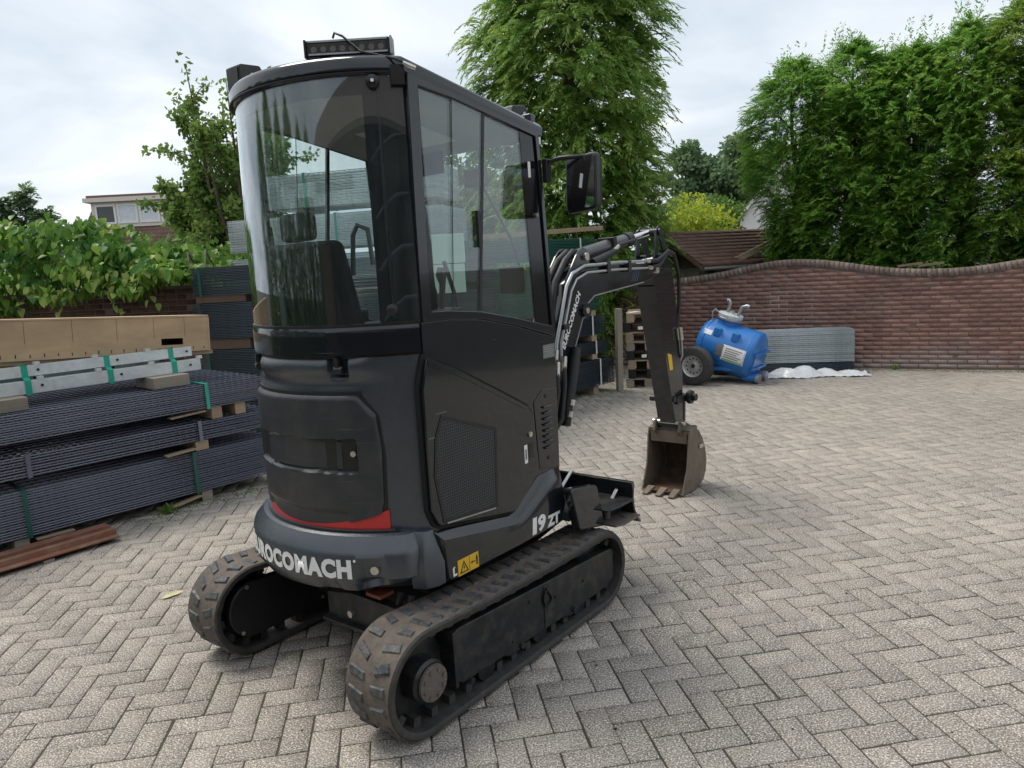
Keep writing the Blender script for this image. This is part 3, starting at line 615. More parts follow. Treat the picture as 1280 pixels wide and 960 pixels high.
def cyl_patch(x0, x1, a0, a1, r, mat, name, m=8):
    mb = MB(); vs = []
    for t in (0, .002):
        for i in range(m + 1):
            a = a0 + (a1 - a0) * i / m
            for x in (x0, x1): vs.append(tp(x, -math.sin(a) * (r + t), math.cos(a) * (r + t)))
    fs = [(2 * i, 2 * i + 1, 2 * i + 3, 2 * i + 2) for i in range(m)] + [(2 * (m + 1) + 2 * i, 2 * (m + 1) + 2 * i + 2, 2 * (m + 1) + 2 * i + 3, 2 * (m + 1) + 2 * i + 1) for i in range(m)]
    return part(name, mb.add(vs, fs), mat, tk)
cyl_patch(.28, .58, R(72), R(108), .3165, white, 'info_sign'); cyl_patch(.20, .29, R(74), R(102), .3168, greyd, 'torn_sticker'); cyl_patch(-.02, .08, R(50), R(62), .3165, white, 'small_sticker')
for k in range(5): cyl_patch(.32, .54 - .03 * (k % 3), R(78 + k * 5), R(79.6 + k * 5), .3185, greyd, 'printed_line', 2)
cyl_patch(.30, .56, R(103), R(107), .3185, plain('sign_green', (.25, .5, .2), .5), 'sign_stripe', 2)
for y in (-.12, .13):
    p = tp(.60, y, -.26); part('outlet_pipe', MB().tube([tp(.48, y, -.16), p, (p[0] + .17, y, .06)], .058, 14), tank, tk, smooth=50)
    d = Vector((p[0] + .17, y, .06)); dd = (d - Vector(p)).normalized(); part('outlet_coupling', MB().cyl(d - dd * .03, d + dd * .012, .065, 14), zinc, tk)
part('axle', MB().cyl((-.04, -.40, .245), (-.04, .40, .245), .025, 10), steelbk, tk)
for y in (-.44, .44):
    wl = part('wheel', MB().lathe([(.14, -.075), (.20, -.078), (.232, -.068), (.245, -.045), (.247, 0), (.245, .045), (.232, .068), (.20, .078), (.14, .075), (.135, .0), (.14, -.075)], (-.04, y, .2475), (0, -1, 0), 36, False), tyre, tk, smooth=40)
    rm = part('rim', MB().lathe([(.001, .030), (.03, .032), (.05, .020), (.075, .016), (.115, .028), (.122, .05), (.138, .062), (.141, .06), (.141, -.06)], (-.04, y, .2475), (0, -1, 0), 36), rim, wl, smooth=40)
    for k in range(12):
        a = k * math.pi / 6; part('rim_hole', MB().cyl((-.04 + .094 * math.cos(a), y - .019 * (1), .2475 + .094 * math.sin(a)), (-.04 + .094 * math.cos(a), y - .0275, .2475 + .094 * math.sin(a)), .0105, 8), black, wl)
    part('hub_cap', MB().cyl((-.04, y - .025, .2475), (-.04, y - .045, .2475), .026, 12), steelbk, wl)
part('frame_bar', MB().box(-.10, .55, -.25, -.20, .17, .215), tank, tk); part('frame_bar', MB().box(-.10, .55, .20, .25, .17, .215), tank, tk)
part('jack_hitch', MB().cyl((-.18, -.1, .34), (-.42, -.1, .40), .018, 8), zinc, tk)
# ---------------------------------------------------------------- mini excavator (local x forward, y left, z up)
EX = thing('mini_excavator', 'black compact excavator with glazed cab, rubber tracks and lettered counterweight', 'excavator', (-.4737, 3.2573, 0), R(51))
cos, sin, pi = math.cos, math.sin, math.pi
def rp_(r, a, z): return Vector((-r * cos(R(a)), -r * sin(R(a)), z))     # a>0 towards the right side
def lerp(t, pts):
    return float(np.interp(t, [p[0] for p in pts], [p[1] for p in pts]))
def shell(rfun, a0, a1, z0, z1, na, nz, th=.02):    # curved solid panel
    mb = MB(); n1, n2 = na + 1, nz + 1; vs = []
    for t in (0, 1):
        for j in range(n2):
            for i in range(n1):
                s, tt = i / na, j / nz
                al = a0(tt) if callable(a0) else a0; ar = a1(tt) if callable(a1) else a1
                a = al + (ar - al) * s
                zl = z0(a) if callable(z0) else z0; zh = z1(a) if callable(z1) else z1
                z = zl + (zh - zl) * tt
                vs.append(rp_(rfun(a, z) - t * th, a, z))
    fs = []; N = n1 * n2
    for j in range(nz):
        for i in range(na):
            q = (j * n1 + i, j * n1 + i + 1, (j + 1) * n1 + i + 1, (j + 1) * n1 + i); fs += [q, tuple(N + k for k in q[::-1])]
    for i in range(na):
        for b in (0, nz * n1): fs.append((b + i, b + i + 1, N + b + i + 1, N + b + i))
    for j in range(nz):
        for b in (0, na): fs.append((j * n1 + b, (j + 1) * n1 + b, N + (j + 1) * n1 + b, N + j * n1 + b))
    return mb.add(vs, fs)
# ---- undercarriage
def track(sy):
    t = thing('track', None, None); t.parent = EX; t.empty_display_size = .1
    y0, y1 = (-.65, -.42) if sy < 0 else (.42, .65); yc = (y0 + y1) / 2
    cr_, cf_ = (-.588, .206, .196), (.570, .190, .180)      # rear wheel, front wheel: x, z, belt radius
    def loop(d, m=22):
        pts = []
        rr, rf = cr_[2] + d, cf_[2] + d; dx = cf_[0] - cr_[0]; dz = cf_[1] - cr_[1]; th = math.asin((rr - rf) / math.hypot(dx, dz)); ba = math.atan2(dz, dx)
        at = ba + pi / 2 - th; ab = -pi / 2
        for i in range(m + 1): a = at + (2 * pi + ab - at) * i / m; pts.append((cr_[0] + rr * cos(a), cr_[1] + rr * sin(a)))
        nb = 14
        for i in range(1, nb): pts.append((cr_[0] + dx * i / nb, cr_[1] - rr + (cf_[1] - rf - cr_[1] + rr) * i / nb))
        for i in range(m + 1): a = ab + (at - ab) * i / m; pts.append((cf_[0] + rf * cos(a), cf_[1] + rf * sin(a)))
        A, B = pts[-1], pts[0]; sag = -.012
        for i in range(1, 16): u = i / 16; pts.append((A[0] + (B[0] - A[0]) * u, A[1] + (B[1] - A[1]) * u + sag * sin(pi * u)))
        return pts
    o_, i_ = loop(0), loop(-.028)
    # belt with slightly crowned section
    mb = MB(); sec = [(y0 + .004, -.028), (y0, -.022), (y0, -.006), (y0 + .008, 0), (y1 - .008, 0), (y1, -.006), (y1, -.022), (y1 - .004, -.028)]
    rings = []
    loops = [loop(d) for _, d in sec]
    for k in range(len(o_)): rings.append([Vector((loops[j][k][0], sec[j][0], loops[j][k][1])) for j in range(len(sec))])
    rings.append(rings[0]); mb.loft([r[5:] + r[:3] + [r[3]] if False else [r[k] for k in (4, 5, 6, 7, 0, 1, 2, 3)] for r in rings], closed=False, cap=False); part('belt_edge', mb, beltin, t, smooth=50)
    mb = MB(); mb.loft([[r[3], r[3].lerp(r[4], .5) + (r[3] - r[2]) * .15, r[4]] for r in rings], closed=False, cap=False)
    part('rubber_belt', mb, belt, t, smooth=50)
    # lugs placed along arc length
    P = np.array(o_ + [o_[0]]); seg = np.hypot(*np.diff(P, axis=0).T); cum = np.concatenate([[0], np.cumsum(seg)]); Lt = cum[-1]; N = 48
    lm = MB(); w2, l2, h = .043, .019, .0085
    lm.loft([[Vector((-l2, -w2, -.004)), Vector((l2, -w2 + .006, -.004)), Vector((l2, w2, -.004)), Vector((-l2, w2 - .006, -.004))], [Vector((-l2 + .007, -w2 + .005, h)), Vector((l2 - .007, -w2 + .010, h)), Vector((l2 - .007, w2 - .005, h)), Vector((-l2 + .007, w2 - .010, h))]])
    lme = lm.mesh('tread_lug'); lme.materials.append(lugm)
    for k in range(N):
        for c_ in (0, 1):
            s = ((k + .5 * c_ + .2) / N * Lt) % Lt; i = int(np.searchsorted(cum, s)) - 1; i = max(0, min(i, len(seg) - 1)); f = (s - cum[i]) / seg[i]
            p = P[i] + (P[i + 1] - P[i]) * f; d = (P[i + 1] - P[i]) / seg[i]; nn = np.array([d[1], -d[0]])
            q = nn if ((p - np.array([0, .2])) @ nn) > 0 or abs(p[0]) < .5 and nn[1] * (p[1] - .2) > 0 else -nn
            o = bpy.data.objects.new('tread_lug', lme); COL.objects.link(o); o.parent = t; a_r = random.gauss(0, .10)
            X = Vector((d[0], 0, d[1])); Zv = Vector((q[0], 0, q[1])); Yv = Zv.cross(X)
            m = Matrix((X, Yv, Zv)).transposed().to_4x4() @ Matrix.Rotation((.22 if c_ else -.22) + a_r, 4, 'Z') @ Matrix.Diagonal((random.uniform(.85, 1.15), random.uniform(.85, 1.12), random.uniform(.6, 1.0), 1)); m.translation = (p[0], yc + (-.055 if c_ else .055), p[1]); o.matrix_local = m
    # drive lugs inside the belt
    Pi = np.array(i_ + [i_[0]]); sg = np.hypot(*np.diff(Pi, axis=0).T); cm = np.concatenate([[0], np.cumsum(sg)])
    gl = MB().box(-.016, .016, -.022, .022, -.002, .034).mesh('drive_lug'); gl.materials.append(beltin)
    for k in range(36):
        s = (k + .3) / 36 * cm[-1]; i = max(0, int(np.searchsorted(cm, s)) - 1); p = Pi[i] + (Pi[i + 1] - Pi[i]) * ((s - cm[i]) / sg[i]); d = (Pi[i + 1] - Pi[i]) / sg[i]
        q = np.array([d[1], -d[0]]); cc = np.array([np.clip(p[0], -.6, .565), .2]); q = q if (cc - p) @ q > 0 else -q
        X = Vector((d[0], 0, d[1])); Zv = Vector((q[0], 0, q[1]))
        for yo in (-.045, .045):
            o = bpy.data.objects.new('drive_lug', gl); COL.objects.link(o); o.parent = t; m = Matrix((X, Zv.cross(X), Zv)).transposed().to_4x4(); m.translation = (p[0], yc + yo, p[1]); o.matrix_local = m
    ys = sy
    # frame beam
    yo, yi = yc + ys * .085, yc - ys * .06
    fr = [(-.43, .315), (-.40, .322), (.665, .262), (.685, .24), (.685, .12), (.655, .085), (.40, .082), (.36, .066), (.30, .066), (.26, .082), (-.02, .09), (-.06, .074), (-.12, .074), (-.16, .092), (-.40, .10), (-.43, .12)]
    if ys > 0: fr = [(-.36, .30), (.62, .25), (.62, .12), (-.36, .11)]
    fp = part('track_frame', MB().prism(fr, 'y', min(yo, yi), max(yo, yi)), steelbk, t, bevel=.006)
    if ys < 0:
        part('frame_lip', MB().box(-.445, -.428, yo - .006, yi, .10, .318), steelbk, t, bevel=.003)
        for x in (-.36, -.05, .33): part('roller_bolt', MB().cyl((x, yo, .092), (x, yo - .012, .092), .014, 6), steelbk, t)
        part('adjuster_hook', MB().ringplate([(.14 + .034 * cos(a), .225 + .042 * sin(a)) for a in np.linspace(pi * .55, pi * 1.9, 9)] , [(.14 + .026 * cos(a), .225 + .034 * sin(a)) for a in np.linspace(pi * .55, pi * 1.9, 9)], 'y', yo - .010, yo - .001), steelbk, t)
        part('frame_seam', MB().box(.115, .121, yo - .003, yo, .09, .28), steelbk, t)
        for x, z in ((-.1, .13), (.02, .25), (.2, .2), (.42, .19)): part('rivet', MB().cyl((x, yo, z), (x, yo - .004, z), .007, 8), steelbk, t)
    for x in (-.25, .1, .4): part('roller', MB().cyl((x, yc - .07, .085), (x, yc + .07, .085), .050, 16), steelbk, t, smooth=40)
    # sprocket and motor
    part('sprocket', MB().lathe([(.05, -.02), (.150, -.018), (.150, .018), (.05, .02)], (cr_[0], yc, cr_[1]), (0, 1, 0), 28), steelbk, t, smooth=40)
    part('idler', MB().lathe([(.05, -.03), (.138, -.026), (.138, .026), (.05, .03)], (cf_[0], yc, cf_[1]), (0, 1, 0), 28), steelbk, t, smooth=40)
    mo = part('travel_motor', MB().lathe([(.078, .0), (.078, .085), (.068, .095), (.068, .1)], (cr_[0] + .015, yc, cr_[1] - .01), (0, ys, 0), 28), steelbk, t, smooth=40)
    part('motor_cap', MB().lathe([(.065, .1), (.067, .104), (.065, .112), (.02, .115)], (cr_[0] + .015, yc, cr_[1] - .01), (0, ys, 0), 28), rusty, t, smooth=40)
    for k in range(8):
        a = k * pi / 4 + .3; c0 = Vector((cr_[0] + .015 + .048 * cos(a), yc + ys * .112, cr_[1] - .01 + .048 * sin(a))); part('cap_bolt', MB().cyl(c0, c0 + Vector((0, ys * .008, 0)), .008, 6), rusty, t)
    if ys > 0:
        def stad(x0, x1, z0_, r0, z1_, r1, m=14): return [(x0 + r0 * cos(a), z0_ + r0 * sin(a)) for a in np.linspace(pi * .5, pi * 1.5, m)] + [(x1, z1_ - r1), (x1, z1_ + r1)]
        cv = part('motor_cover', MB().prism(stad(cr_[0], -.20, cr_[1], .125, .20, .105), 'y', y0 + .012, y0 + .055), blackgl if False else black, t, bevel=.008)
        for x, z in ((-.66, .12), (-.24, .12), (-.24, .27), (-.62, .315)): part('cover_bolt', MB().cyl((x, y0 + .012, z), (x, y0 + .006, z), .009, 8), fit, t)
    return t
for s_y in (-1, 1):
    tr = track(s_y)
    for k_ in ('label', 'category'):
        if k_ in tr: del tr[k_]
UC = part('undercarriage', MB().box(-.30, .38, -.44, .44, .19, .36), steelbk, EX, bevel=.01)
part('slew_ring', MB().cyl((0, 0, .36), (0, 0, .435), .27, 32), steelbk, EX, smooth=40)
part('rear_crossmember', MB().prism([(.06, .225), (.06, .33), (-.10, .36), (-.43, .36), (-.43, .25), (-.30, .235)], 'x', -.475, -.43), steelbk, EX, bevel=.004)
part('crossmember_lip', MB().prism([(.07, .215), (-.30, .222), (-.44, .24), (-.44, .252), (-.30, .236), (.07, .227)], 'x', -.50, -.40), steelbk, EX)
part('crossmember_bolt', MB().cyl((-.47, -.10, .275), (-.492, -.10, .275), .016, 6), fit, EX)
part('red_valve_plate', MB().box(-.52, -.45, -.33, -.25, .405, .418), plain('rust_red_primer', (.22, .06, .035), .6), EX)
for y in (-.40, -.34): part('travel_hose', MB().tube([(-.42, y, .40), (-.45, y, .34), (-.30, y, .29), (-.1, y - .03, .30), (.05, y - .06, .30)], .016, 8), hosem, EX, smooth=50)
# ---- dozer blade
bl = part('dozer_blade', MB().prism([(.835, .545), (.862, .545), (.868, .52), (.858, .46), (.868, .40), (.905, .345), (.90, .34), (.86, .385), (.842, .45), (.85, .50)], 'y', -.645, .645), paint, EX, bevel=.003)
part('cutting_edge', MB().prism([(.86, .375), (.905, .342), (.915, .322), (.90, .325)], 'y', -.65, .65), rusty, bl)
for y in (-.56, -.20, .20, .56):
    part('blade_rib', MB().prism([(.70, .40), (.838, .50), (.842, .45), (.86, .385), (.70, .365)], 'y', y - .009, y + .009), steelbk, bl)
part('blade_shelf', MB().prism([(.62, -.64), (.70, -.655), (.845, -.655), (.845, -.25), (.66, -.25)], 'z', .455, .465), steelbk, bl, bevel=.003)
part('shelf_handle', MB().tube([(.70, -.50, .468), (.72, -.42, .478), (.75, -.40, .478), (.74, -.52, .468)], .006, 8), zinc, bl)
part('end_bracket', MB().prism([(.66, -.655), (.72, -.675), (.86, -.675), (.86, -.30), (.66, -.30)], 'z', .372, .382), rusty, bl)
for y in (-.47, -.56): part('bracket_pin', MB().cyl((.73, y, .383), (.73, y, .454), .022, 12), rusty, bl, smooth=40)
part('lug_eye', MB().cyl((.80, -.63, .382), (.80, -.63, .388), .022, 14), rusty, bl)
for y in (-.21, .21): part('blade_arm', MB().prism([(.20, .36), (.45, .40), (.84, .47), (.84, .37), (.45, .29), (.20, .25)], 'y', y - .04, y + .04), paint, EX, bevel=.006)
part('blade_arm_plate', MB().prism([(-.02, .40), (.30, .455), (.80, .47), (.80, .365), (.32, .285), (.02, .24)], 'y', -.335, -.315), paint, EX, bevel=.003)
fl = part('track_guard', MB().prism([(.385, .615), (.405, .625), (.595, .59), (.605, .575), (.655, .385), (.645, .375), (.455, .415), (.44, .425)], 'y', -.60, -.555), paint, EX, bevel=.008, seg=3)
part('guard_stay', MB().box(.42, .60, -.556, -.30, .46, .50), steelbk, fl)
part('guard_rod', MB().tube([(.50, -.42, .52), (.66, -.42, .625)], .008, 8), zinc, fl)
part('tiedown_mark', MB().ringplate([(.375, .505), (.395, .50), (.40, .48), (.38, .47), (.372, .475), (.368, .49)], [(.379, .499), (.39, .496), (.392, .483), (.381, .477), (.378, .481), (.376, .49)], 'y', -.497, -.494), white, EX)
# ---- upper structure
core = MB()
pl = [(.44, -.475), (.44, .475)] + [(-.575 * cos(R(a)), -.575 * sin(R(a))) for a in np.linspace(-55.5, 55.5, 30)]
core.prism(pl, 'z', .44, 1.31); part('upper_frame', core, steelbk, EX)
part('front_panel', MB().box(.4405, .452, -.45, .45, .45, 1.30), paint, EX)
# counterweight ring
prof = [(.58, .676), (.634, .674), (.646, .668), (.652, .660), (.686, .622), (.694, .602), (.695, .520), (.688, .492), (.672, .468), (.64, .458), (.58, .455)]
def cw():
    mb = MB(); A = np.linspace(-48.5, 48.5, 98); rings = []
    for a in A:
        ring = []
        for k, (r, z) in enumerate(prof):
            e = max(0, (abs(a) - 42) / 6.5); r2 = r - .05 * e * e * (r > .6); z2 = z
            if k >= 7: z2 = z + .045 * max(0, (abs(a) - 27) / 21)            # underside rises to the corner
            if k in (6, 7, 8):
                m = math.exp(-((abs(a) - 32.5) / 4.2) ** 4); r2 -= m * (.028, .040, .012)[k - 6]
                m = math.exp(-((abs(a) - 18) / 3.2) ** 4); z2 += m * .03 * (k >= 7)
            ring.append(rp_(r2, a, z2))
        rings.append(ring)
    return mb.loft(rings, closed=True, cap=True)
CW = part('counterweight', cw(), cast, EX, smooth=24)
for a in (33.5, -33.5):
    p = rp_(.666, a, .553); d = rp_(.690, a, .553); part('recessed_bolt', MB().cyl(p, d, .016, 12), fit, CW, smooth=40); part('bolt_washer', MB().cyl(rp_(.654, a, .553), rp_(.669, a, .553), .024, 14), steelbk, CW)
part('top_seam', shell(lambda a, z: .6255, -42, 42, .6745, .679, 60, 1, .004), black, CW)
part('top_strip', shell(lambda a, z: .622, -42, 40, .672, .684, 60, 1, .02), cast, CW)
# lettering bent on the counterweight
def bend_text(txt, size, a_c, z_c, rad, parent, mat, width_deg=None, offset=.006, name='lettering'):
    me = text_mesh(txt, size, offset, 1.10); co = np.array([v.co for v in me.vertices]); x0, x1 = co[:, 0].min(), co[:, 0].max(); y0, y1 = co[:, 1].min(), co[:, 1].max()
    sx = (R(width_deg) * rad) / (x1 - x0) if width_deg else 1
    for v, c in zip(me.vertices, co):
        a = a_c + math.degrees(((c[0] - (x0 + x1) / 2) * sx) / rad); v.co = rp_(rad, a, z_c + c[1] - (y0 + y1) / 2)
    return link(name, me, mat, parent)
# subdivide long strokes little: letters are short, chord error below 1 mm
bend_text('EUROCOMACH', .092, 0.3, .560, .6975, CW, white, 52.5, .0055)
part('registered_mark', MB().cyl(rp_(.694, 27.6, .592), rp_(.6962, 27.6, .592), .005, 10), white, CW)
# rear casting above the counterweight
def rcast(a, z):
    r = lerp(z, [(.60, .602), (.70, .600), (1.19, .598), (1.205, .597), (1.23, .592), (1.25, .596), (1.275, .612), (1.30, .613), (1.318, .606), (1.326, .598)])
    f = 1 / (1 + math.exp((abs(a) - 33) / 2.2)); r = .603 + (r - .603) * f
    sg_ = lambda x: 1 / (1 + math.exp(-x)); r -= .034 * sg_((abs(a) - 20.6) * 3.2) * sg_((27.4 - abs(a)) * 3.2) * sg_((z - 1.258) * 320)
    return r - .012 * max(0, (abs(a) - 50) / 5) ** 2
CA_ = part('rear_casting', shell(rcast, -55.2, 55.2, .60, 1.326, 240, 80, .03), cast, EX, smooth=40)
# hinge pockets
for a in (24.3, -24.3, ):
    part('hinge_pocket', shell(lambda aa, z: .586, a - 2.6, a + 2.6, 1.268, 1.325, 8, 4, .01), black, CA_)  # black patch on the pocket floor stands in for its shade
    hg = part('hinge', MB().cyl(rp_(.606, a - 1.0, 1.283), rp_(.606, a + 2.0, 1.283), .017, 12), steelbk, CA_, smooth=40); part('hinge_arm', MB().box(-.012, .012, -.008, .008, 0, .045, m=Matrix.Translation(rp_(.606, a, 1.285)) @ Matrix.Rotation(R(a), 4, 'Z')), steelbk, CA_)
# hood panel, black strip painting the shade of its gap, red strip behind
amax = [(.69, 35.5), (.745, 36.8), (.963, 37.6), (1.11, 36.4), (1.165, 32.2), (1.19, 30.4)]
part('hood_gap_shade', shell(lambda a, z: .6055, lambda t: -lerp(.69 + .51 * t, amax) - 1.1, lambda t: lerp(.69 + .51 * t, amax) + 1.1, .69, 1.203, 60, 30, .012), black, EX, smooth=60)
def zlo(a): return .683 + .000048 * a * a
def hoodr(a, z):
    r = .619 + .004 * sin((z - .7) / .5 * pi); A = lerp(z, amax)
    r -= .010 * max(0, (abs(a) - A + 2.2) / 2.2) ** 2 + .010 * max(0, (z - 1.172) / .018) ** 2
    def sm(x): x = min(1, max(0, x)); return x * x * (3 - 2 * x)
    # recessed grip pocket
    d = sm((a + 29) / 1.2) * sm((29.3 - a) / 1.0) * sm((z - .898) / .012) * sm((1.030 - z) / .006); r -= .023 * d
    d2 = sm((a + 17.0) / 1.0) * sm((17.0 - a) / .6) * sm((z - .905) / .01) * sm((1.028 - z) / .006); r += .0165 * d2 * (1 - .55 * (a + 17) / 34)
    d3 = sm((a - 20.5) / .6) * sm((23.6 - a) / .6) * sm((z - .905) / .01) * sm((1.026 - z) / .006); r += .010 * d3
    lo = sm((.765 - z) / .03) * sm((26 - abs(a)) / 4); r -= .010 * lo
    return r
HD = part('rear_hood', shell(hoodr, lambda t: -lerp(.70 + .49 * t, amax), lambda t: lerp(.70 + .49 * t, amax), zlo, 1.19, 150, 84, .014), hoodm, EX, smooth=30)
part('key_pocket', shell(lambda a, z: .6085, 25.6, 28.3, .945, .998, 6, 4, .006), black, HD, bevel=.002)
part('key_lock', MB().cyl(rp_(.604, 27.4, .973), rp_(.616, 27.4, .973), .011, 14), fit, HD, smooth=40)
part('red_panel', shell(lambda a, z: .612, -30, 38.3, lambda a: .660, lambda a: .690 + .000045 * a * a, 70, 3, .012), red, EX, smooth=60)
# cab band
part('cab_band', shell(lambda a, z: .612 - .006 * max(0, (z - 1.425) / .012), -54.6, 53.6, 1.337, 1.437, 90, 6, .03), paint, EX, smooth=40)
part('band_gap', shell(lambda a, z: .596, -54, 54, 1.324, 1.339, 60, 1, .02), black, EX)  # black ring paints the shade between band and casting
# right side body
YS = -.490
sb = MB().prism([(-.352, .70), (-.352, 1.437), (-.20, 1.437), (-.02, 1.42), (.18, 1.378), (.472, 1.297), (.462, .70), (.44, .66)], 'y', -.4895, -.455); part('side_panel', sb, paint, EX, bevel=.003)
sb = MB().prism([(-.352, .70), (-.352, 1.437), (-.20, 1.437), (-.02, 1.42), (.18, 1.378), (.472, 1.297), (.462, .70), (.44, .66)], 'y', .455, .4895); part('side_panel', sb, paint, EX, bevel=.003)
dpoly = [(-.352, 1.308), (-.20, 1.246), (.03, 1.128), (.232, 1.022), (.262, .985), (.285, .735), (.275, .715), (.115, .602), (.09, .598), (-.34, .672), (-.358, .685), (-.385, .745), (-.385, 1.20)]
gapbk = plain('gap_shade_black', (.003, .003, .003), .8)
def inset(poly, d):
    P = [Vector((*p, 0)) for p in poly]; n_ = len(P); out_ = []
    area = sum(P[i].x * P[(i + 1) % n_].y - P[(i + 1) % n_].x * P[i].y for i in range(n_)); sg = 1 if area > 0 else -1
    for i in range(n_):
        a, b, c = P[i - 1], P[i], P[(i + 1) % n_]; e1 = (b - a).normalized(); e2 = (c - b).normalized(); n1 = Vector((-e1.y, e1.x, 0)) * sg; n2 = Vector((-e2.y, e2.x, 0)) * sg
        m = (n1 + n2); m = m / max(.4, m.length_squared) * 2 * .5 * 2 if m.length > .1 else n1
        m = (n1 + n2).normalized() / max(.35, (n1 + n2).normalized().dot(n1)); q = b + m * d; out_.append((q.x, q.y))
    return out_
part('door_gap', MB().prism(inset(dpoly, -.014), 'y', -.4915, -.480), gapbk, EX)  # near-black sheet stands in for the shade in the groove round the door
gpoly = [(-.299, 1.079), (-.003, .974), (-.012, .800), (-.022, .663), (-.322, .690), (-.353, .87), (-.334, 1.01)]
ED = part('engine_door', MB().prism(dpoly, 'y', -.508, -.4916), paint, EX, bevel=.006, seg=3)
part('grille_frame', MB().ringplate(inset(gpoly, -.010), inset(gpoly, .004), 'y', -.511, -.5081), black, ED, bevel=.001)
part('grille', MB().prism(inset(gpoly, .004), 'y', -.5095, -.5081), grm, ED)
part('grille_lip', MB().box(-.315, -.03, -.5145, -.5111, .662, .667, m=Matrix.Translation((-.17, 0, .675)) @ Matrix.Rotation(R(5), 4, 'Y') @ Matrix.Translation((.17, 0, -.675))), zinc, ED)
part('door_crease', MB().prism([(-.352, 1.308), (-.20, 1.246), (.03, 1.128), (.232, 1.022), (.215, 1.012), (.03, 1.108), (-.20, 1.224), (-.352, 1.285)], 'y', -.5105, -.5081), paint, ED, bevel=.001)
part('door_lock', MB().cyl((.225, -.508, .905), (.225, -.516, .905), .012, 14), fit, ED, smooth=40)
part('white_sticker', MB().box(.182, .203, -.5092, -.5082, .784, .864), white, ED); part('sticker_print', MB().box(.187, .197, -.5102, -.5094, .80, .845), greyd, ED)
part('latch_recess', MB().box(.215, .245, -.5095, -.5082, .80, .865), black, ED)
# scuffs on the door edge
part('scratch', MB().box(-.375, -.22, -.5086, -.5081, 1.013, 1.016), greyd, ED); part('scratch', MB().box(-.33, -.27, -.5086, -.5081, 1.098, 1.100), greyd, ED)
LP = part('louvre_panel', MB().prism([(.288, 1.03), (.355, 1.078), (.452, 1.068), (.450, .705), (.305, .728)], 'y', -.4935, -.4896), paint, EX, bevel=.0025)
for k in range(8):
    z = 1.005 - k * .0262; part('louvre', MB().prism([(-.4936, z), (-.505, z - .004), (-.505, z - .010), (-.4936, z - .013)], 'x', .345, .405), paint, LP, bevel=.002)
for z in (1.045, .765): part('panel_screw', MB().cyl((.372, -.4935, z), (.372, -.4965, z), .008, 10), steelbk, LP)
part('info_plate', MB().box(.375, .462, -.4918, -.4897, 1.210, 1.270), greyd, EX)
for k in range(5): part('info_line', MB().box(.382, .452 - .01 * (k % 2), -.4925, -.4919, 1.219 + k * .010, 1.2215 + k * .010), plain('decal_line_grey', (.3, .3, .3), .5) if 'decal_line_grey' not in MATS else MATS['decal_line_grey'], EX)
# lower skirt with crease
sk = MB()
outl = [(-.372, .655), (.07, .583), (.115, .590), (.285, .700), (.40, .706), (.452, .70), (.468, .56), (.44, .47), (.40, .45), (.10, .445), (-.33, .447), (-.345, .46)]
inl = [(-.345, .620), (.09, .545), (.13, .548), (.295, .648), (.40, .652), (.447, .56), (.452, .545), (.43, .475), (.395, .456), (.10, .450), (-.32, .453), (-.332, .465)]
n_ = len(outl)
vs_ = [(x, -.4896, z) for x, z in outl] + [(x, -.492, z) for x, z in outl] + [(x, -.520, z) for x, z in inl]
sk.add(vs_, [(i, (i + 1) % n_, n_ + (i + 1) % n_, n_ + i) for i in range(n_)] + [(n_ + i, n_ + (i + 1) % n_, 2 * n_ + (i + 1) % n_, 2 * n_ + i) for i in range(n_)] + [tuple(range(2 * n_, 3 * n_)), tuple(range(n_ - 1, -1, -1))])
SK = part('side_skirt', sk, paint, EX, bevel=.003)
part('rear_corner', MB().loft([[Vector((x, y, z)) for x, y in pp] for z, pp in ((.452, [(-.46, -.45), (-.435, -.500), (-.39, -.520), (-.347, -.519), (-.347, -.44)]), (.54, [(-.47, -.45), (-.45, -.505), (-.40, -.521), (-.347, -.519), (-.347, -.44)]), (.615, [(-.455, -.45), (-.435, -.495), (-.40, -.506), (-.36, -.500), (-.36, -.44)]), (.668, [(-.43, -.45), (-.415, -.478), (-.39, -.488), (-.365, -.486), (-.365, -.44)]))]), cast, EX, bevel=.006, seg=2)
def flat_text(txt, size, x, z, y, parent, mat, offset=.004, shear=0, w=None, h=None, rot=0, name='lettering'):
    me = text_mesh(txt, size, offset); co = np.array([v.co for v in me.vertices]); mn, mx_ = co.min(0), co.max(0)
    sx = w / (mx_[0] - mn[0]) if w else 1; sz = h / (mx_[1] - mn[1]) if h else 1
    for v, c in zip(me.vertices, co):
        a, b = (c[0] - mn[0]) * sx, (c[1] - mn[1]) * sz; a += shear * b; v.co = (x + a * cos(rot) - b * sin(rot), y, z + a * sin(rot) + b * cos(rot))
    return link(name, me, mat, parent)
flat_text('1', .095, .192, .462, -.5208, SK, white, .0045, .10, .030, .074); flat_text('9', .095, .230, .462, -.5208, SK, white, .0045, .10, .058, .074); flat_text('ZT', .06, .302, .462, -.5208, SK, white, .0035, .10, .095, .052)
ydc = part('warning_sticker', MB().box(-.284, -.164, -.5212, -.5200, .452, .516), yellow, SK)
part('warning_triangle', MB().ringplate([(-.275, .460), (-.225, .460), (-.25, .508)], [(-.268, .464), (-.232, .464), (-.25, .499)], 'y', -.5222, -.5213), black, SK)
part('warning_bolt', MB().prism([(-.248, .470), (-.254, .482), (-.250, .482), (-.252, .492), (-.245, .478), (-.249, .478)], 'y', -.5222, -.5213), black, SK)
part('warning_figure', MB().prism([(-.178, .465), (-.172, .465), (-.170, .495), (-.175, .508), (-.180, .495)], 'y', -.5222, -.5213), black, SK)
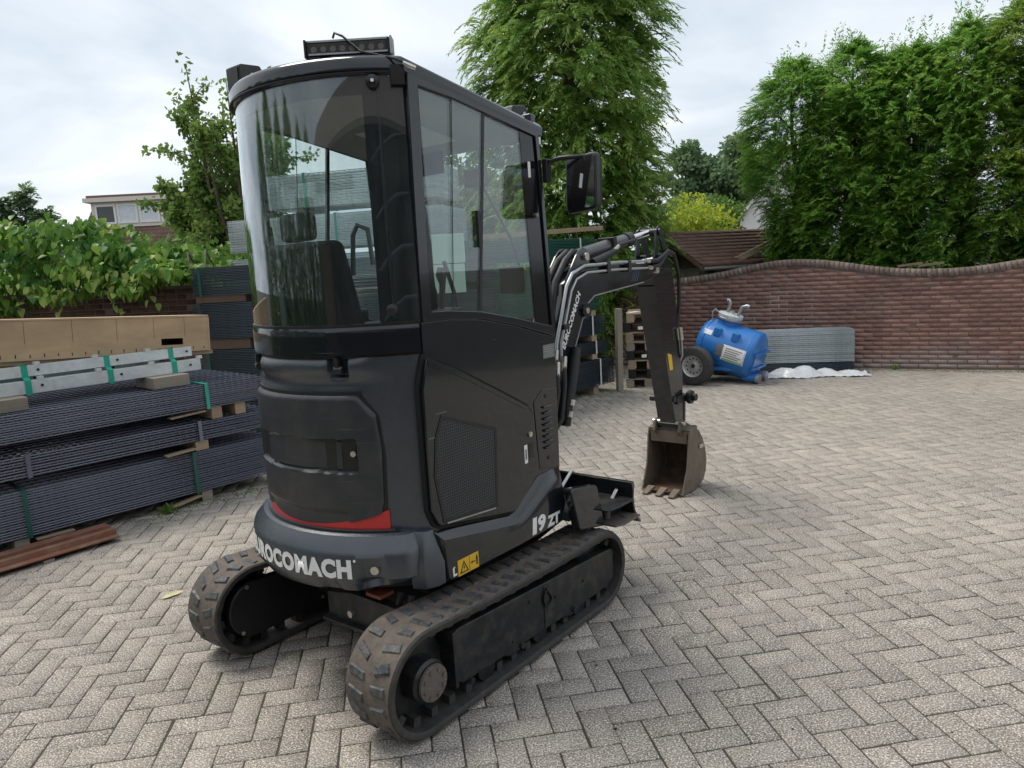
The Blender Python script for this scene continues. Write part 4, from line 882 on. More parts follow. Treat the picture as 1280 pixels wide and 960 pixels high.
part('warning_arrow', MB().prism([(-.212, .484), (-.202, .490), (-.202, .486), (-.185, .486), (-.185, .482), (-.202, .482), (-.202, .478)], 'y', -.5222, -.5213), black, SK)
part('warning_divider', MB().box(-.219, -.217, -.5218, -.5213, .455, .513), black, SK)
part('tiedown_sign', MB().prism([(-.312, .462), (-.292, .462), (-.290, .470), (-.304, .470), (-.304, .492), (-.298, .498), (-.306, .500), (-.312, .494)], 'y', -.5212, -.5202), white, SK)
# ---- cab
def roofz(x): return 2.352 - .185 * (x + .32) if x > -.32 else 2.352 + .02 * (-.32 - x)
def cabplan(r, yw, xf, m=36):
    a0 = math.degrees(math.asin(min(.999, yw / r))); return [(xf, -yw)] + [(-r * cos(R(a)), -r * sin(R(a))) for a in np.linspace(a0, -a0, m)] + [(xf, yw)]
rr = []
for (r, yw, xf, dz) in ((.588, .478, .425, -.062), (.602, .492, .445, -.050), (.604, .494, .448, -.018), (.594, .484, .44, -.003), (.57, .46, .415, .006), (.42, .32, .30, .026), (.20, .15, .15, .034)):
    rr.append([Vector((x, y, roofz(x) + dz)) for x, y in cabplan(r, yw, xf)])
RF = part('roof', MB().loft(rr), paint, EX, smooth=40)
part('ceiling_liner', MB().loft([[Vector((x, y, roofz(x) - .072)) for x, y in cabplan(.56, .45, .41)], [Vector((x, y, roofz(x) - .064)) for x, y in cabplan(.56, .45, .41)]]), headl, RF)
part('roof_skylight', MB().box(-.02, .26, -.17, .17, 2.212, 2.216, m=Matrix.Translation((.12, 0, 2.2)) @ Matrix.Rotation(R(10.5), 4, 'Y') @ Matrix.Translation((-.12, 0, -2.216))), plain('skylight_liner', (.75, .78, .8), .2), RF)
part('roof_seam', shell(lambda a, z: .6055, -54, 54, 2.297, 2.301, 80, 1, .01), black, RF)
RG = part('rear_glass', shell(lambda a, z: lerp(z, [(1.438, .604), (1.8, .598), (2.30, .585)]), -53.8, 54.4, 1.4385, 2.296, 72, 12, .005), glassr, EX, smooth=60)
part('glass_rubber', shell(lambda a, z: .6085, -54, 54, 1.4375, 1.447, 80, 1, .02), black, EX)
# black pillar bands behind the rear glass
ribm = plain('pillar_rib_grey', (.030, .032, .036), .35)
for sg in (1, -1):
    pb = part('rear_pillar', shell(lambda a, z: lerp(z, [(1.44, .590), (1.8, .584), (2.30, .571)]), *((40.5, 55.0) if sg > 0 else (-55.0, -44.5)), 1.44, 2.285, 14, 10, .03), black, EX, smooth=60)
    if sg > 0:
        for z in (1.50, 1.68, 1.86, 2.06): part('pillar_rib', MB().tube([rp_(lerp(z, [(1.44, .604), (1.8, .598), (2.3, .585)]) - .020 - dr_, aa, z + dz_) for aa, dz_, dr_ in ((42, -.05, .002), (46, 0, 0), (50, .03, 0), (54, .035, .003))], .011, 8), ribm, pb)
        part('pillar_cable', MB().tube([rp_(.592, 45.5, 1.46), rp_(.592, 45.3, 1.75), rp_(.587, 45.6, 2.0), rp_(.580, 46, 2.26)], .005, 6), ribm, pb)
part('top_band', shell(lambda a, z: .574, -53, 42, 2.235, 2.297, 60, 3, .02), black, EX, smooth=60)
kb = part('glass_knob', MB().lathe([(.001, 0), (.014, 0), (.02, .006), (.02, .014), (.012, .02), (.001, .021)], rp_(.612, 45, 1.492), rp_(1, 45, 0), 16), black, EX, smooth=40)
kb = part('glass_knob', MB().lathe([(.001, 0), (.018, 0), (.024, .008), (.022, .018), (.010, .024), (.001, .025)], rp_(.590, 44.6, 2.268), rp_(1, 44.6, 0), 16), black, EX, smooth=40); part('knob_cap', MB().cyl(rp_(.612, 44.6, 2.268), rp_(.617, 44.6, 2.268), .006, 10), white, kb)
# side frames
outer = [(-.345, 1.438), (-.342, 1.80), (-.330, 2.300), (-.10, 2.276), (.16, 2.229), (.420, 2.183), (.448, 1.80), (.474, 1.300), (.18, 1.380), (-.02, 1.422), (-.20, 1.438)]
inner = [(-.292, 1.474), (-.288, 1.80), (-.278, 2.262), (-.10, 2.242), (.16, 2.196), (.398, 2.154), (.424, 1.80), (.452, 1.350), (.18, 1.412), (-.02, 1.452), (-.20, 1.470)]
# raise frame so that it closes against the roof rim
for sy in (-1, 1):
    y0, y1 = (-.492, -.462) if sy < 0 else (.462, .492)
    SF = part('side_frame', MB().ringplate(outer, inner, 'y', y0, y1), paint, EX, bevel=.004)
    yi = -.478 if sy < 0 else .478
    part('front_strip', MB().prism([(.30, 2.172), (.397, 2.153), (.451, 1.352), (.345, 1.378)], 'y', yi - .004, yi + .004), blackgl, SF)
    part('rear_strip', MB().prism([(-.287, 1.476), (-.284, 1.85), (-.274, 1.85), (-.252, 1.478)], 'y', yi - .004, yi + .004), blackgl, SF)
    part('pane', MB().prism([(-.251, 1.473), (-.273, 2.26), (-.105, 2.241), (-.172, 1.468)], 'y', yi - .0025, yi + .0025), glasss, SF)
    part('pane', MB().prism([(-.171, 1.467), (-.104, 2.241), (.064, 2.213), (-.026, 1.453)], 'y', yi - .0065, yi - .0030), glasss, SF)
    part('pane', MB().prism([(-.008, 1.450), (.080, 2.210), (.299, 2.171), (.344, 1.379), (.18, 1.413)], 'y', yi - .0025, yi + .0025), glasss, SF)
    part('slider_bar', MB().prism([(-.025, 1.453), (.065, 2.213), (.079, 2.211), (-.009, 1.450)], 'y', yi - .008, yi + .006), black, SF)
    part('slider_edge', MB().prism([(-.174, 1.468), (-.107, 2.241), (-.103, 2.241), (-.170, 1.467)], 'y', yi - .0075, yi - .0070), black, SF)
    part('strip_sticker', MB().box(.345, .362, yi - .0058, yi - .0042, 1.985, 2.05), white, SF) if sy < 0 else None
    if sy < 0: part('window_latch', MB().cyl((.385, yi - .004, 1.83), (.385, yi - .014, 1.83), .009, 10), fit, SF); part('slider_handle', MB().box(-.015, .0, yi - .022, yi - .008, 1.70, 1.84), black, SF, bevel=.002)
# front frame and windscreen
for y in (-.455, .455): part('front_pillar', MB().loft([[Vector((x, yy, z)) for x, yy in ((xx - .035, y - .025), (xx, y - .025), (xx, y + .025), (xx - .035, y + .025))] for xx, z in ((.470, 1.30), (.418, 2.25))]), paint, EX, bevel=.006)
part('front_crossbar', MB().box(.385, .42, -.44, .44, 2.17, 2.23), paint, EX); part('front_crossbar', MB().box(.43, .466, -.44, .44, 1.30, 1.36), paint, EX)
part('windscreen', MB().add([(.45, -.43, 1.36), (.45, .43, 1.36), (.405, .43, 2.17), (.405, -.43, 2.17), (.455, -.43, 1.36), (.455, .43, 1.36), (.41, .43, 2.17), (.41, -.43, 2.17)], [(0, 1, 2, 3), (4, 7, 6, 5), (0, 4, 5, 1), (1, 5, 6, 2), (2, 6, 7, 3), (3, 7, 4, 0)]), glasss, EX)
# seat and controls
ST = part('seat', MB().loft([[Vector((x, y, z)) for x, y in ((x0 - .05, -.21), (x0 - .055, 0), (x0 - .05, .21), (x0 + .03, .22), (x0 + .045, 0), (x0 + .03, -.22))] for x0, z in ((-.26, 1.32), (-.30, 1.48), (-.345, 1.68), (-.365, 1.76))]).add([], []), seatm, EX, bevel=.03, seg=3)
for v in ST.data.vertices: v.co.y += .13; 
part('seat_cushion', MB().box(-.24, .16, -.10, .36, 1.315, 1.40), seatm, ST, bevel=.03, seg=3)
part('headrest', MB().box(-.40, -.345, .05, .25, 1.765, 1.88), seatm, ST, bevel=.025, seg=3)
part('seat_belt', MB().box(-.37, -.36, .30, .335, 1.42, 1.70), greyd, ST)
for y in (-.20, .42): 
    cs = part('control_console', MB().box(-.18, .14, y - .06, y + .06, 1.315, 1.46), black, EX, bevel=.015)
    part('joystick', MB().tube([(.06, y, 1.455), (.075, y, 1.56), (.07, y, 1.60), (.075, y, 1.63)], [.012, .014, .024, .018], 12), black, cs, smooth=50)
for y in (-.06, .06): part('travel_lever', MB().tube([(.33, y, 1.31), (.30, y, 1.50), (.24, y, 1.66)], .010, 8), black, EX, smooth=50)
part('monitor', MB().box(.33, .37, -.42, -.30, 1.50, 1.62), black, EX, bevel=.01)
part('wiper_motor', MB().box(.36, .40, -.22, -.10, 1.98, 2.06), black, EX, bevel=.01); part('wiper_arm', MB().tube([(.40, -.16, 2.02), (.43, -.30, 1.75), (.44, -.36, 1.55)], .007, 6), black, EX)
part('grab_handle', MB().tube([(-.22, .02, 1.62), (-.22, .0, 1.78), (-.21, -.02, 1.82), (-.20, -.07, 1.80), (-.20, -.085, 1.66)], .010, 8), greyd, EX, smooth=50)
part('sun_visor', MB().box(.34, .352, .0, .32, 2.06, 2.16), black, EX, bevel=.01)
# roof lights
LB = part('light_bar', MB().box(-.02, .035, -.148, .148, 0, .056, m=Matrix.Translation((-.372, -.252, 2.392)) @ Matrix.Rotation(R(38.8), 4, 'Z')), black, EX, bevel=.004)
lm_ = Matrix.Translation((-.372, -.252, 2.392)) @ Matrix.Rotation(R(38.8), 4, 'Z')
part('bar_lens', MB().box(-.0235, -.0205, -.135, .135, .010, .043, m=lm_), lightlens, LB)
for z in (.047, .004): part('bar_trim', MB().box(-.024, -.0205, -.140, .140, z, z + .006, m=lm_), zinc, LB)
for k in range(8): part('led_reflector', MB().cyl(lm_ @ Vector((-.0235, -.118 + k * .034, .022)), lm_ @ Vector((-.0255, -.118 + k * .034, .022)), .011, 10), ledm, LB)
part('bar_end_cap', MB().box(-.022, .04, -.156, -.149, -.002, .058, m=lm_), zinc, LB); part('bar_end_cap', MB().box(-.022, .04, .149, .156, -.002, .058, m=lm_), steelbk, LB)
for y in (-.09, .09): part('bar_foot', MB().box(-.005, .03, y - .015, y + .015, -.04, .001, m=lm_), steelbk, LB)
cb_ = [lm_ @ Vector((-.02, .05, .06)), lm_ @ Vector((-.035, .04, .072)), lm_ @ Vector((-.05, .01, .055)), lm_ @ Vector((-.055, -.05, .0)), rp_(.622, 52, 2.335), rp_(.626, 55.5, 2.318)]
part('bar_cable', MB().tube(cb_, .0042, 8), hosem, LB, smooth=60); part('cable_plug', MB().tube([rp_(.624, 54.6, 2.322), rp_(.630, 56.5, 2.308), rp_(.632, 58.2, 2.300)], [.006, .010, .009], 10), fit, LB, smooth=50)
part('plug_mount', shell(lambda a, z: .6065, 50.5, 55, 2.255, 2.32, 6, 4, .008), paint, EX)
wl_ = part('work_light', MB().prism([(-.40, 2.495), (-.385, 2.50), (-.30, 2.505), (-.285, 2.48), (-.30, 2.42), (-.385, 2.36), (-.40, 2.36)], 'y', .40, .50), black, EX, bevel=.006); part('light_face', MB().box(-.4035, -.4005, .41, .49, 2.375, 2.485), black, wl_); part('light_screw', MB().cyl((-.345, .40, 2.46), (-.345, .394, 2.46), .009, 8), zinc, wl_)
part('light_stem', MB().box(-.34, -.30, .42, .46, 2.32, 2.425), black, wl_)
wl_ = part('work_light', MB().prism([(.36, 2.262), (.375, 2.295), (.45, 2.305), (.475, 2.29), (.475, 2.225), (.44, 2.215)], 'y', -.40, -.30), black, EX, bevel=.006); part('light_face', MB().box(.4755, .479, -.39, -.31, 2.235, 2.285), lightlens, wl_)
part('light_screw', MB().cyl((.445, -.40, 2.265), (.445, -.406, 2.265), .010, 8), zinc, wl_); part('light_stem', MB().box(.41, .44, -.37, -.33, 2.20, 2.25), black, wl_)
part('clear_marker', MB().lathe([(.001, -.03), (.02, -.025), (.02, .025), (.001, .03)], (.50, -.42, 2.165), (0, 0, 1), 12), white, EX, smooth=40)
# mirror
MR = thing('mirror', None, None); MR.parent = EX
for k_ in ('label', 'category'):
    if k_ in MR: del MR[k_]
part('mirror_arm', MB().tube([(.455, -.49, 2.02), (.46, -.515, 2.052), (.47, -.56, 2.062), (.485, -.60, 2.062), (.505, -.66, 2.06), (.508, -.668, 2.02)], .010, 10), black, MR, smooth=50)
part('mirror_clamp', MB().box(.435, .475, -.515, -.488, 1.965, 2.065), black, MR, bevel=.006)
mm = Matrix.Translation((.505, -.648, 1.950)) @ Matrix.Rotation(R(-8), 4, 'Z') @ Matrix.Rotation(R(6), 4, 'Y') @ Matrix.Rotation(R(-3), 4, 'X')
def rrect(w, h, r, m=6): return [(sx * (w - r) + r * cos(a0 + (pi / 2) * i / m), sz * (h - r) + r * sin(a0 + (pi / 2) * i / m)) for sx, sz, a0 in ((1, 1, 0), (-1, 1, pi / 2), (-1, -1, pi), (1, -1, 1.5 * pi)) for i in range(m + 1)]
hs = MB().loft([[mm @ Vector((x, y, z)) for y, z in rrect(w, h, r)] for x, w, h, r in ((-.012, .080, .112, .02), (-.008, .086, .118, .022), (.012, .088, .120, .024), (.045, .070, .10, .03), (.06, .04, .06, .03))]); MH = part('mirror_housing', hs, black, MR, smooth=40)
part('mirror_glass', MB().loft([[mm @ Vector((x, y, z)) for y, z in rrect(.076, .108, .018)] for x in (-.0125, -.0145)]), mirrorm, MR)
# ---- swing post, boom, arm, bucket
YB = -.070; HW = .062
part('swing_post', MB().prism([(.45, .38), (.45, .62), (.60, .72), (.80, .74), (.86, .66), (.86, .46), (.75, .38)], 'y', YB - .10, YB + .10), steelbk, EX, bevel=.012)
top = [(.74, .70), (.80, .90), (.90, 1.02), (1.012, 1.211), (1.144, 1.502), (1.20, 1.555), (1.296, 1.586), (1.60, 1.596), (1.993, 1.593), (2.10, 1.597), (2.135, 1.58)]
low = [(2.135, 1.512), (2.06, 1.488), (1.959, 1.471), (1.381, 1.425), (1.291, 1.378), (1.157, 1.148), (1.08, .95), (.98, .78), (.90, .64), (.80, .60), (.74, .64)]
BM = part('boom', MB().prism(top + low, 'y', YB - HW, YB + HW), paint, EX, bevel=.006, seg=3)
part('boom_edge', MB().prism([(1.959, 1.471), (1.381, 1.425), (1.291, 1.378), (1.157, 1.148), (1.15, 1.150), (1.285, 1.384), (1.378, 1.432), (1.957, 1.478)], 'y', YB - HW - .004, YB - HW - .0005), plain('bare_edge', (.3, .31, .32), .4, .5), BM)
plate = [(1.27, 1.70), (1.31, 1.685), (1.33, 1.64), (1.318, 1.60), (1.22, 1.575), (1.12, 1.49), (1.075, 1.38), (1.055, 1.40), (1.085, 1.531), (1.19, 1.655), (1.235, 1.69)]
for y in (YB - HW - .013, YB + HW + .001): part('boom_plate', MB().prism(plate, 'y', y, y + .012), paint, BM, bevel=.003)
part('pivot_pin', MB().cyl((1.275, YB - HW - .03, 1.65), (1.275, YB + HW + .03, 1.65), .022, 16), fit, BM, smooth=40)
part('boom_end_pin', MB().cyl((2.085, YB - HW - .035, 1.545), (2.085, YB + HW + .035, 1.545), .024, 16), fit, BM, smooth=40)
part('boom_boss', MB().cyl((1.275, YB - HW - .016, 1.352), (1.275, YB + HW + .016, 1.352), .042, 18), paint, BM, smooth=40); part('boss_pin', MB().cyl((1.275, YB - HW - .022, 1.352), (1.275, YB + HW + .022, 1.352), .017, 14), fit, BM, smooth=40)
part('boss_web', MB().prism([(1.20, 1.21), (1.30, 1.385), (1.38, 1.425), (1.33, 1.35), (1.29, 1.315), (1.235, 1.25)], 'y', YB - .05, YB + .05), paint, BM, bevel=.004)
yp = YB - HW - .022
for k, pts in enumerate(([(.93, .98), (.955, 1.20), (1.072, 1.499), (1.13, 1.562), (1.25, 1.600), (1.60, 1.607), (1.95, 1.604)], [(.985, 1.0), (1.0, 1.20), (1.115, 1.470), (1.17, 1.53), (1.28, 1.562), (1.60, 1.566), (1.98, 1.561)])):
    hp = part('hydraulic_pipe', MB().tube([(x, yp, z) for x, z in pts], .0095 if k == 0 else .0075, 10), zinc, BM, smooth=60)
    part('pipe_fitting', MB().cyl((pts[-1][0], yp, pts[-1][1]), (pts[-1][0] + .05, yp, pts[-1][1] - .001), .014, 8), fit, BM)
    pts2 = [(pts[-1][0] + .05, yp, pts[-1][1]), (pts[-1][0] + .14, yp - .01, pts[-1][1] + (.0, .015)[k]), (2.25, yp - .005, 1.66), (2.36, yp + .01, 1.64), (2.445, yp + .02, 1.50), (2.455, yp + .025, 1.30), (2.43, yp + .03, 1.16), (2.40, yp + .04, 1.09)]
    part('arm_hose', MB().tube(pts2, .014, 10), hosem, BM, smooth=60)
part('hydraulic_pipe', MB().tube([(x, YB + HW + .02, z) for x, z in ((.92, .98), (.95, 1.20), (1.068, 1.50), (1.13, 1.563), (1.25, 1.605), (1.95, 1.607))], .0095, 10), zinc, BM, smooth=60)
for x in (1.50, 1.74): part('pipe_clamp', MB().box(x - .018, x + .018, yp - .012, YB - HW, 1.548, 1.618), steelbk, BM, bevel=.004)
part('pipe_clamp', MB().box(1.02, 1.07, yp - .012, YB - HW, 1.27, 1.30), steelbk, BM, bevel=.004)
for k, (x0, z0) in enumerate(((.90, 1.02), (.96, .98), (.88, .96))):
    part('base_hose', MB().tube([(x0 + .04, yp - .01 * k, z0 + .12), (x0 + .01, yp - .015 - .012 * k, z0), (x0 - .02, yp - .02, z0 - .18), (.80, yp + .02, .62 + .03 * k)], .015, 10), hosem, BM, smooth=60); part('hose_ferrule', MB().cyl((x0 + .045, yp - .01 * k, z0 + .15), (x0 + .03, yp - .012 * k, z0 + .07), .018, 8), fit, BM)
for k in range(2): part('coiled_hose', MB().tube([(1.02 + .0 * k, YB - .02 + .05 * k, 1.18), (1.0, YB - .03 + .05 * k, 1.36), (1.06, YB - .02 + .05 * k, 1.52), (1.16, YB - .02 + .05 * k, 1.63), (1.26, YB - .01 + .04 * k, 1.68)], .019, 10), hosem, BM, smooth=60)
part('arm_hose', MB().tube([(1.36, YB - .07, 1.615), (1.46, YB - .07, 1.635), (1.60, YB - .06, 1.665), (1.66, YB - .05, 1.69)], [.022, .022, .02, .016], 10), hosem, BM, smooth=60); part('pipe_fitting', MB().cyl((1.60, YB - .06, 1.668), (1.68, YB - .05, 1.70), .016, 10), fit, BM)
def boom_text():
    me = text_mesh('EUROCOMACH', .07, .003); co = np.array([v.co for v in me.vertices]); mn, mx_ = co.min(0), co.max(0)
    A = Vector((1.045, 1.165)); B = Vector((1.222, 1.452)); d = (B - A); L = d.length; d /= L; nrm = Vector((-d.y, d.x))
    for v, c in zip(me.vertices, co):
        a = (c[0] - mn[0]) / (mx_[0] - mn[0]) * L; b = (c[1] - mn[1]) / (mx_[1] - mn[1]) * .036; p = A + d * (a + .2 * b) + nrm * (b - .018) ; v.co = (p.x, YB - HW - .0015, p.y)
    return link('lettering', me, white, BM)
boom_text()
for k in range(4): part('boom_stripe', MB().prism([(1.80 + k * .022, 1.485), (1.812 + k * .022, 1.486), (1.842 + k * .022, 1.552), (1.83 + k * .022, 1.552)], 'y', YB - HW - .002, YB - HW - .0004), plain('stripe_blue', (.05, .07, .12), .4) if 'stripe_blue' not in MATS else MATS['stripe_blue'], BM)
# boom cylinder (below) and arm cylinder (above)
BC = part('boom_cylinder', MB().cyl((.90, YB, .56), (1.15, YB, 1.13), .042, 18), black, EX, smooth=40); part('cylinder_rod', MB().cyl((1.15, YB, 1.13), (1.275, YB, 1.352), .021, 14), chrome, BC, smooth=40)
part('cylinder_gland', MB().cyl((1.135, YB, 1.095), (1.165, YB, 1.165), .047, 18), black, BC, smooth=40)
part('cylinder_sleeve', MB().tube([(1.0, yp - .004, .75), (1.03, yp - .006, .88), (1.10, yp - .006, 1.06), (1.14, yp - .004, 1.16)], [.026, .03, .03, .024], 12), hosem, BC, smooth=50)
for z in (.86, .80): part('hose_ferrule', MB().cyl((1.0 + (z - .8) * .4, yp - .03, z), (1.01 + (z - .8) * .4, yp - .03, z + .03), .018, 10), fit, BC)
a_, b_ = Vector((1.275, YB, 1.65)), Vector((2.165, YB, 1.785)); dd = (b_ - a_).normalized()
AC = part('arm_cylinder', MB().cyl(a_ + dd * .02, a_ + dd * .60, .040, 20), plain('cylinder_grey', (.10, .105, .11), .35, .3), EX, smooth=40); part('cylinder_rod', MB().cyl(a_ + dd * .60, b_, .020, 16), chrome, AC, smooth=40)
part('cylinder_gland', MB().cyl(a_ + dd * .57, a_ + dd * .635, .046, 20), black, AC, smooth=40); part('cylinder_clamp', MB().box(.36, .40, YB - .055, YB + .055, -.05, .05, m=Matrix.Translation((a_.x, 0, a_.z)) @ Matrix.Rotation(-math.atan2(dd.z, dd.x), 4, 'Y')), black, AC, bevel=.004)
part('cylinder_pipe', MB().tube([a_ + dd * .42 + Vector((0, -.05, -.005)), a_ + dd * .6 + Vector((0, -.055, -.005))], .010, 8), black, AC)
# arm (dipper)
armp = [(2.085, 1.60), (2.055, 1.52), (2.10, 1.46), (2.355, .50), (2.385, .40), (2.44, .385), (2.475, .43), (2.485, .80), (2.42, 1.25), (2.38, 1.46), (2.345, 1.60), (2.25, 1.64), (2.15, 1.645)]
AR = part('arm', MB().prism(armp, 'y', YB - HW + .002, YB + HW - .002), paint, EX, bevel=.006, seg=3)
lug = [(2.075, 1.56), (2.11, 1.72), (2.13, 1.80), (2.165, 1.825), (2.205, 1.81), (2.255, 1.72), (2.285, 1.62), (2.30, 1.54)]
lugi = [(2.135, 1.60), (2.145, 1.68), (2.155, 1.73), (2.165, 1.745), (2.178, 1.74), (2.20, 1.70), (2.225, 1.64), (2.23, 1.60)]
for y in (YB - HW - .010, YB + HW - .004): part('arm_lug', MB().ringplate(lug, lugi, 'y', y, y + .014), paint, AR, bevel=.003)
part('lug_pin', MB().cyl((2.165, YB - HW - .022, 1.785), (2.165, YB + HW + .022, 1.785), .024, 16), black, AR, smooth=40)
part('arm_sticker', MB().prism([(2.262, .985), (2.318, .97), (2.335, .865), (2.288, .865)], 'y', YB - HW - .0002, YB - HW + .0022), yellow, AR)
part('arm_rear_plate', MB().prism([(2.096, 1.44), (2.341, .52), (2.347, .52), (2.102, 1.44)], 'y', YB - HW - .004, YB + HW + .004), paint, AR)
for z in (.66, .47): part('arm_pin', MB().cyl((2.375 + (.5 - z) * .25, YB + HW + .05, z), (2.375 + (.5 - z) * .25, YB - HW - .01, z), .022, 14), black, AR, smooth=40)
BK_C = part('bucket_cylinder', MB().cyl((2.42, YB, 1.32), (2.475, YB, .92), .036, 18), black, EX, smooth=40); part('cylinder_rod', MB().cyl((2.475, YB, .92), (2.52, YB, .66), .018, 14), chrome, BK_C, smooth=40)
part('cylinder_gland', MB().cyl((2.470, YB, .96), (2.479, YB, .90), .041, 18), zinc, BK_C, smooth=40)
for k in range(2): part('cylinder_pipe', MB().tube([(2.43, YB - .06 - .02 * k, 1.12), (2.45, YB - .06 - .015 * k, .98 - .03 * k), (2.47, YB - .045, .90)], .009, 8), zinc, BK_C, smooth=50); part('hose_ferrule', MB().cyl((2.42, YB - .06 - .02 * k, 1.14), (2.435, YB - .06 - .02 * k, 1.06), .016, 10), fit, BK_C)
for y in (YB - HW - .012, YB + HW + .0): part('bucket_link', MB().prism([(2.36, .645), (2.39, .67), (2.55, .665), (2.565, .635), (2.54, .62), (2.37, .615)], 'y', y, y + .012), black, AR, bevel=.003)
part('link_eye', MB().lathe([(.02, -.02), (.045, -.016), (.05, 0), (.045, .016), (.02, .02)], (2.53, YB - HW - .03, .645), (0, 1, 0), 20), black, AR, smooth=50); part('link_pin', MB().cyl((2.53, YB - HW - .075, .645), (2.53, YB + HW + .02, .645), .026, 14), black, AR, smooth=40)
part('bucket_push_link', MB().prism([(2.515, .65), (2.55, .65), (2.535, .42), (2.50, .40)], 'y', YB - .05, YB + .05), black, AR, bevel=.006)
# bucket: opening faces the machine
W0, W1 = YB - .150, YB + .150
bo = [(2.375, .44), (2.45, .452), (2.515, .415), (2.575, .345), (2.615, .26), (2.632, .175), (2.618, .10), (2.575, .045), (2.51, .014), (2.43, .004), (2.245, .012)]
bi = [(2.375, .40), (2.435, .40), (2.495, .372), (2.55, .315), (2.588, .245), (2.604, .175), (2.592, .113), (2.556, .066), (2.50, .036), (2.42, .022), (2.245, .020)]
BKT = part('bucket', MB().add([(x, y, z) for y in (W0, W1) for x, z in bo] + [(x, y, z) for y in (W0 + .012, W1 - .012) for x, z in bi], []).add([], []), rustbk, EX)
def bucket_mesh():
    mb = MB(); n8 = len(bo)
    sh = [[Vector((x, y, z)) for x, z in bo + bi[::-1]] for y in (W0, W1)]; mb.loft(sh); return mb
bpy.data.objects.remove(BKT); BKT = part('bucket', bucket_mesh(), rustbk, EX, bevel=.003, smooth=None)
sidep = bo + [(2.27, .07), (2.325, .18), (2.345, .30), (2.355, .38)]
for y in (W0 - .010, W1 - .002): part('bucket_side', MB().prism(sidep, 'y', y, y + .012), rustbk, BKT, bevel=.003)
part('bucket_inside', MB().loft([[Vector((x - .001, y, z + .001)) for x, z in [(q[0] - .004, q[1] + .002) for q in bi[1:]] + [(q[0] - .007, q[1] + .005) for q in bi[:0:-1]]] for y in (W0 + .013, W1 - .013)]), rustin, BKT)
part('bucket_top_plate', MB().box(2.365, 2.385, W0 + .012, W1 - .012, .345, .425), rustbk, BKT)
for y in (YB - .10, YB + .085): part('bucket_ear', MB().prism([(2.33, .43), (2.35, .50), (2.38, .515), (2.41, .50), (2.52, .44), (2.545, .40), (2.50, .40), (2.40, .40), (2.35, .40)], 'y', y, y + .016), rustbk, BKT, bevel=.003)
part('bucket_pin', MB().cyl((2.375, W0 + .03, .487), (2.375, W1 - .03, .487), .016, 14), fit, BKT, smooth=40); part('bucket_pin', MB().cyl((2.515, W0 + .015, .425), (2.515, W1 - .03, .425), .024, 14), rustbk, BKT, smooth=40)
part('side_lug', MB().box(2.50, 2.56, W0 - .022, W0 - .0105, .285, .315), fit, BKT, bevel=.004)
for k in range(3):
    y = W0 + .025 + k * .098; part('tooth', MB().loft([[Vector((2.285, yy, z)) for yy, z in ((y, .006), (y + .055, .006), (y + .055, .042), (y, .042))], [Vector((2.18, yy, z)) for yy, z in ((y + .008, .004), (y + .047, .004), (y + .047, .014), (y + .008, .014))]]), rustbk, BKT, bevel=.003)
# ---------------------------------------------------------------- vegetation
def unit(v): return v / np.maximum(1e-9, np.linalg.norm(v, axis=1, keepdims=True))
def leaf_quads(P, D, ln, wd, fold=.25):
    """pointed four-corner leaves at P along D"""
    n = len(P); D = unit(D); A = rng.normal(size=(n, 3)); S = unit(np.cross(D, A)); N = np.cross(D, S)
    ln = ln * rng.uniform(.65, 1.25, (n, 1)); wd = wd * rng.uniform(.7, 1.25, (n, 1))
    q = np.stack([P, P + D * ln * .45 + S * wd + N * wd * fold, P + D * ln, P + D * ln * .45 - S * wd + N * wd * fold], 1); return q.reshape(-1, 3)
def sprays(C, Dm, nl, length, spread, droop, ln, wd):
    """fan-like conifer sprays: C origins, Dm main directions"""
    n = len(C); Dm = unit(Dm); sd = unit(np.cross(Dm, np.array([0, 0, 1.0]) + rng.normal(0, .25, (n, 3))))
    t = rng.uniform(0, 1, (n, nl, 1)) ** .8; lat = rng.uniform(-1, 1, (n, nl, 1)) * (1 - .55 * t) * spread; Ls = length * rng.uniform(.7, 1.3, (n, 1, 1))
    P = C[:, None] + Dm[:, None] * t * Ls + sd[:, None] * lat * Ls + np.array([0, 0, -1.0]) * droop * (t ** 2) * Ls + rng.normal(0, .007, (n, nl, 3))
    D = Dm[:, None] * (.7) + sd[:, None] * np.sign(lat) * .8 + np.array([0, 0, -1.0]) * droop * 1.1 * t + rng.normal(0, .17, (n, nl, 3))
    return leaf_quads(P.reshape(-1, 3), D.reshape(-1, 3), ln, wd)
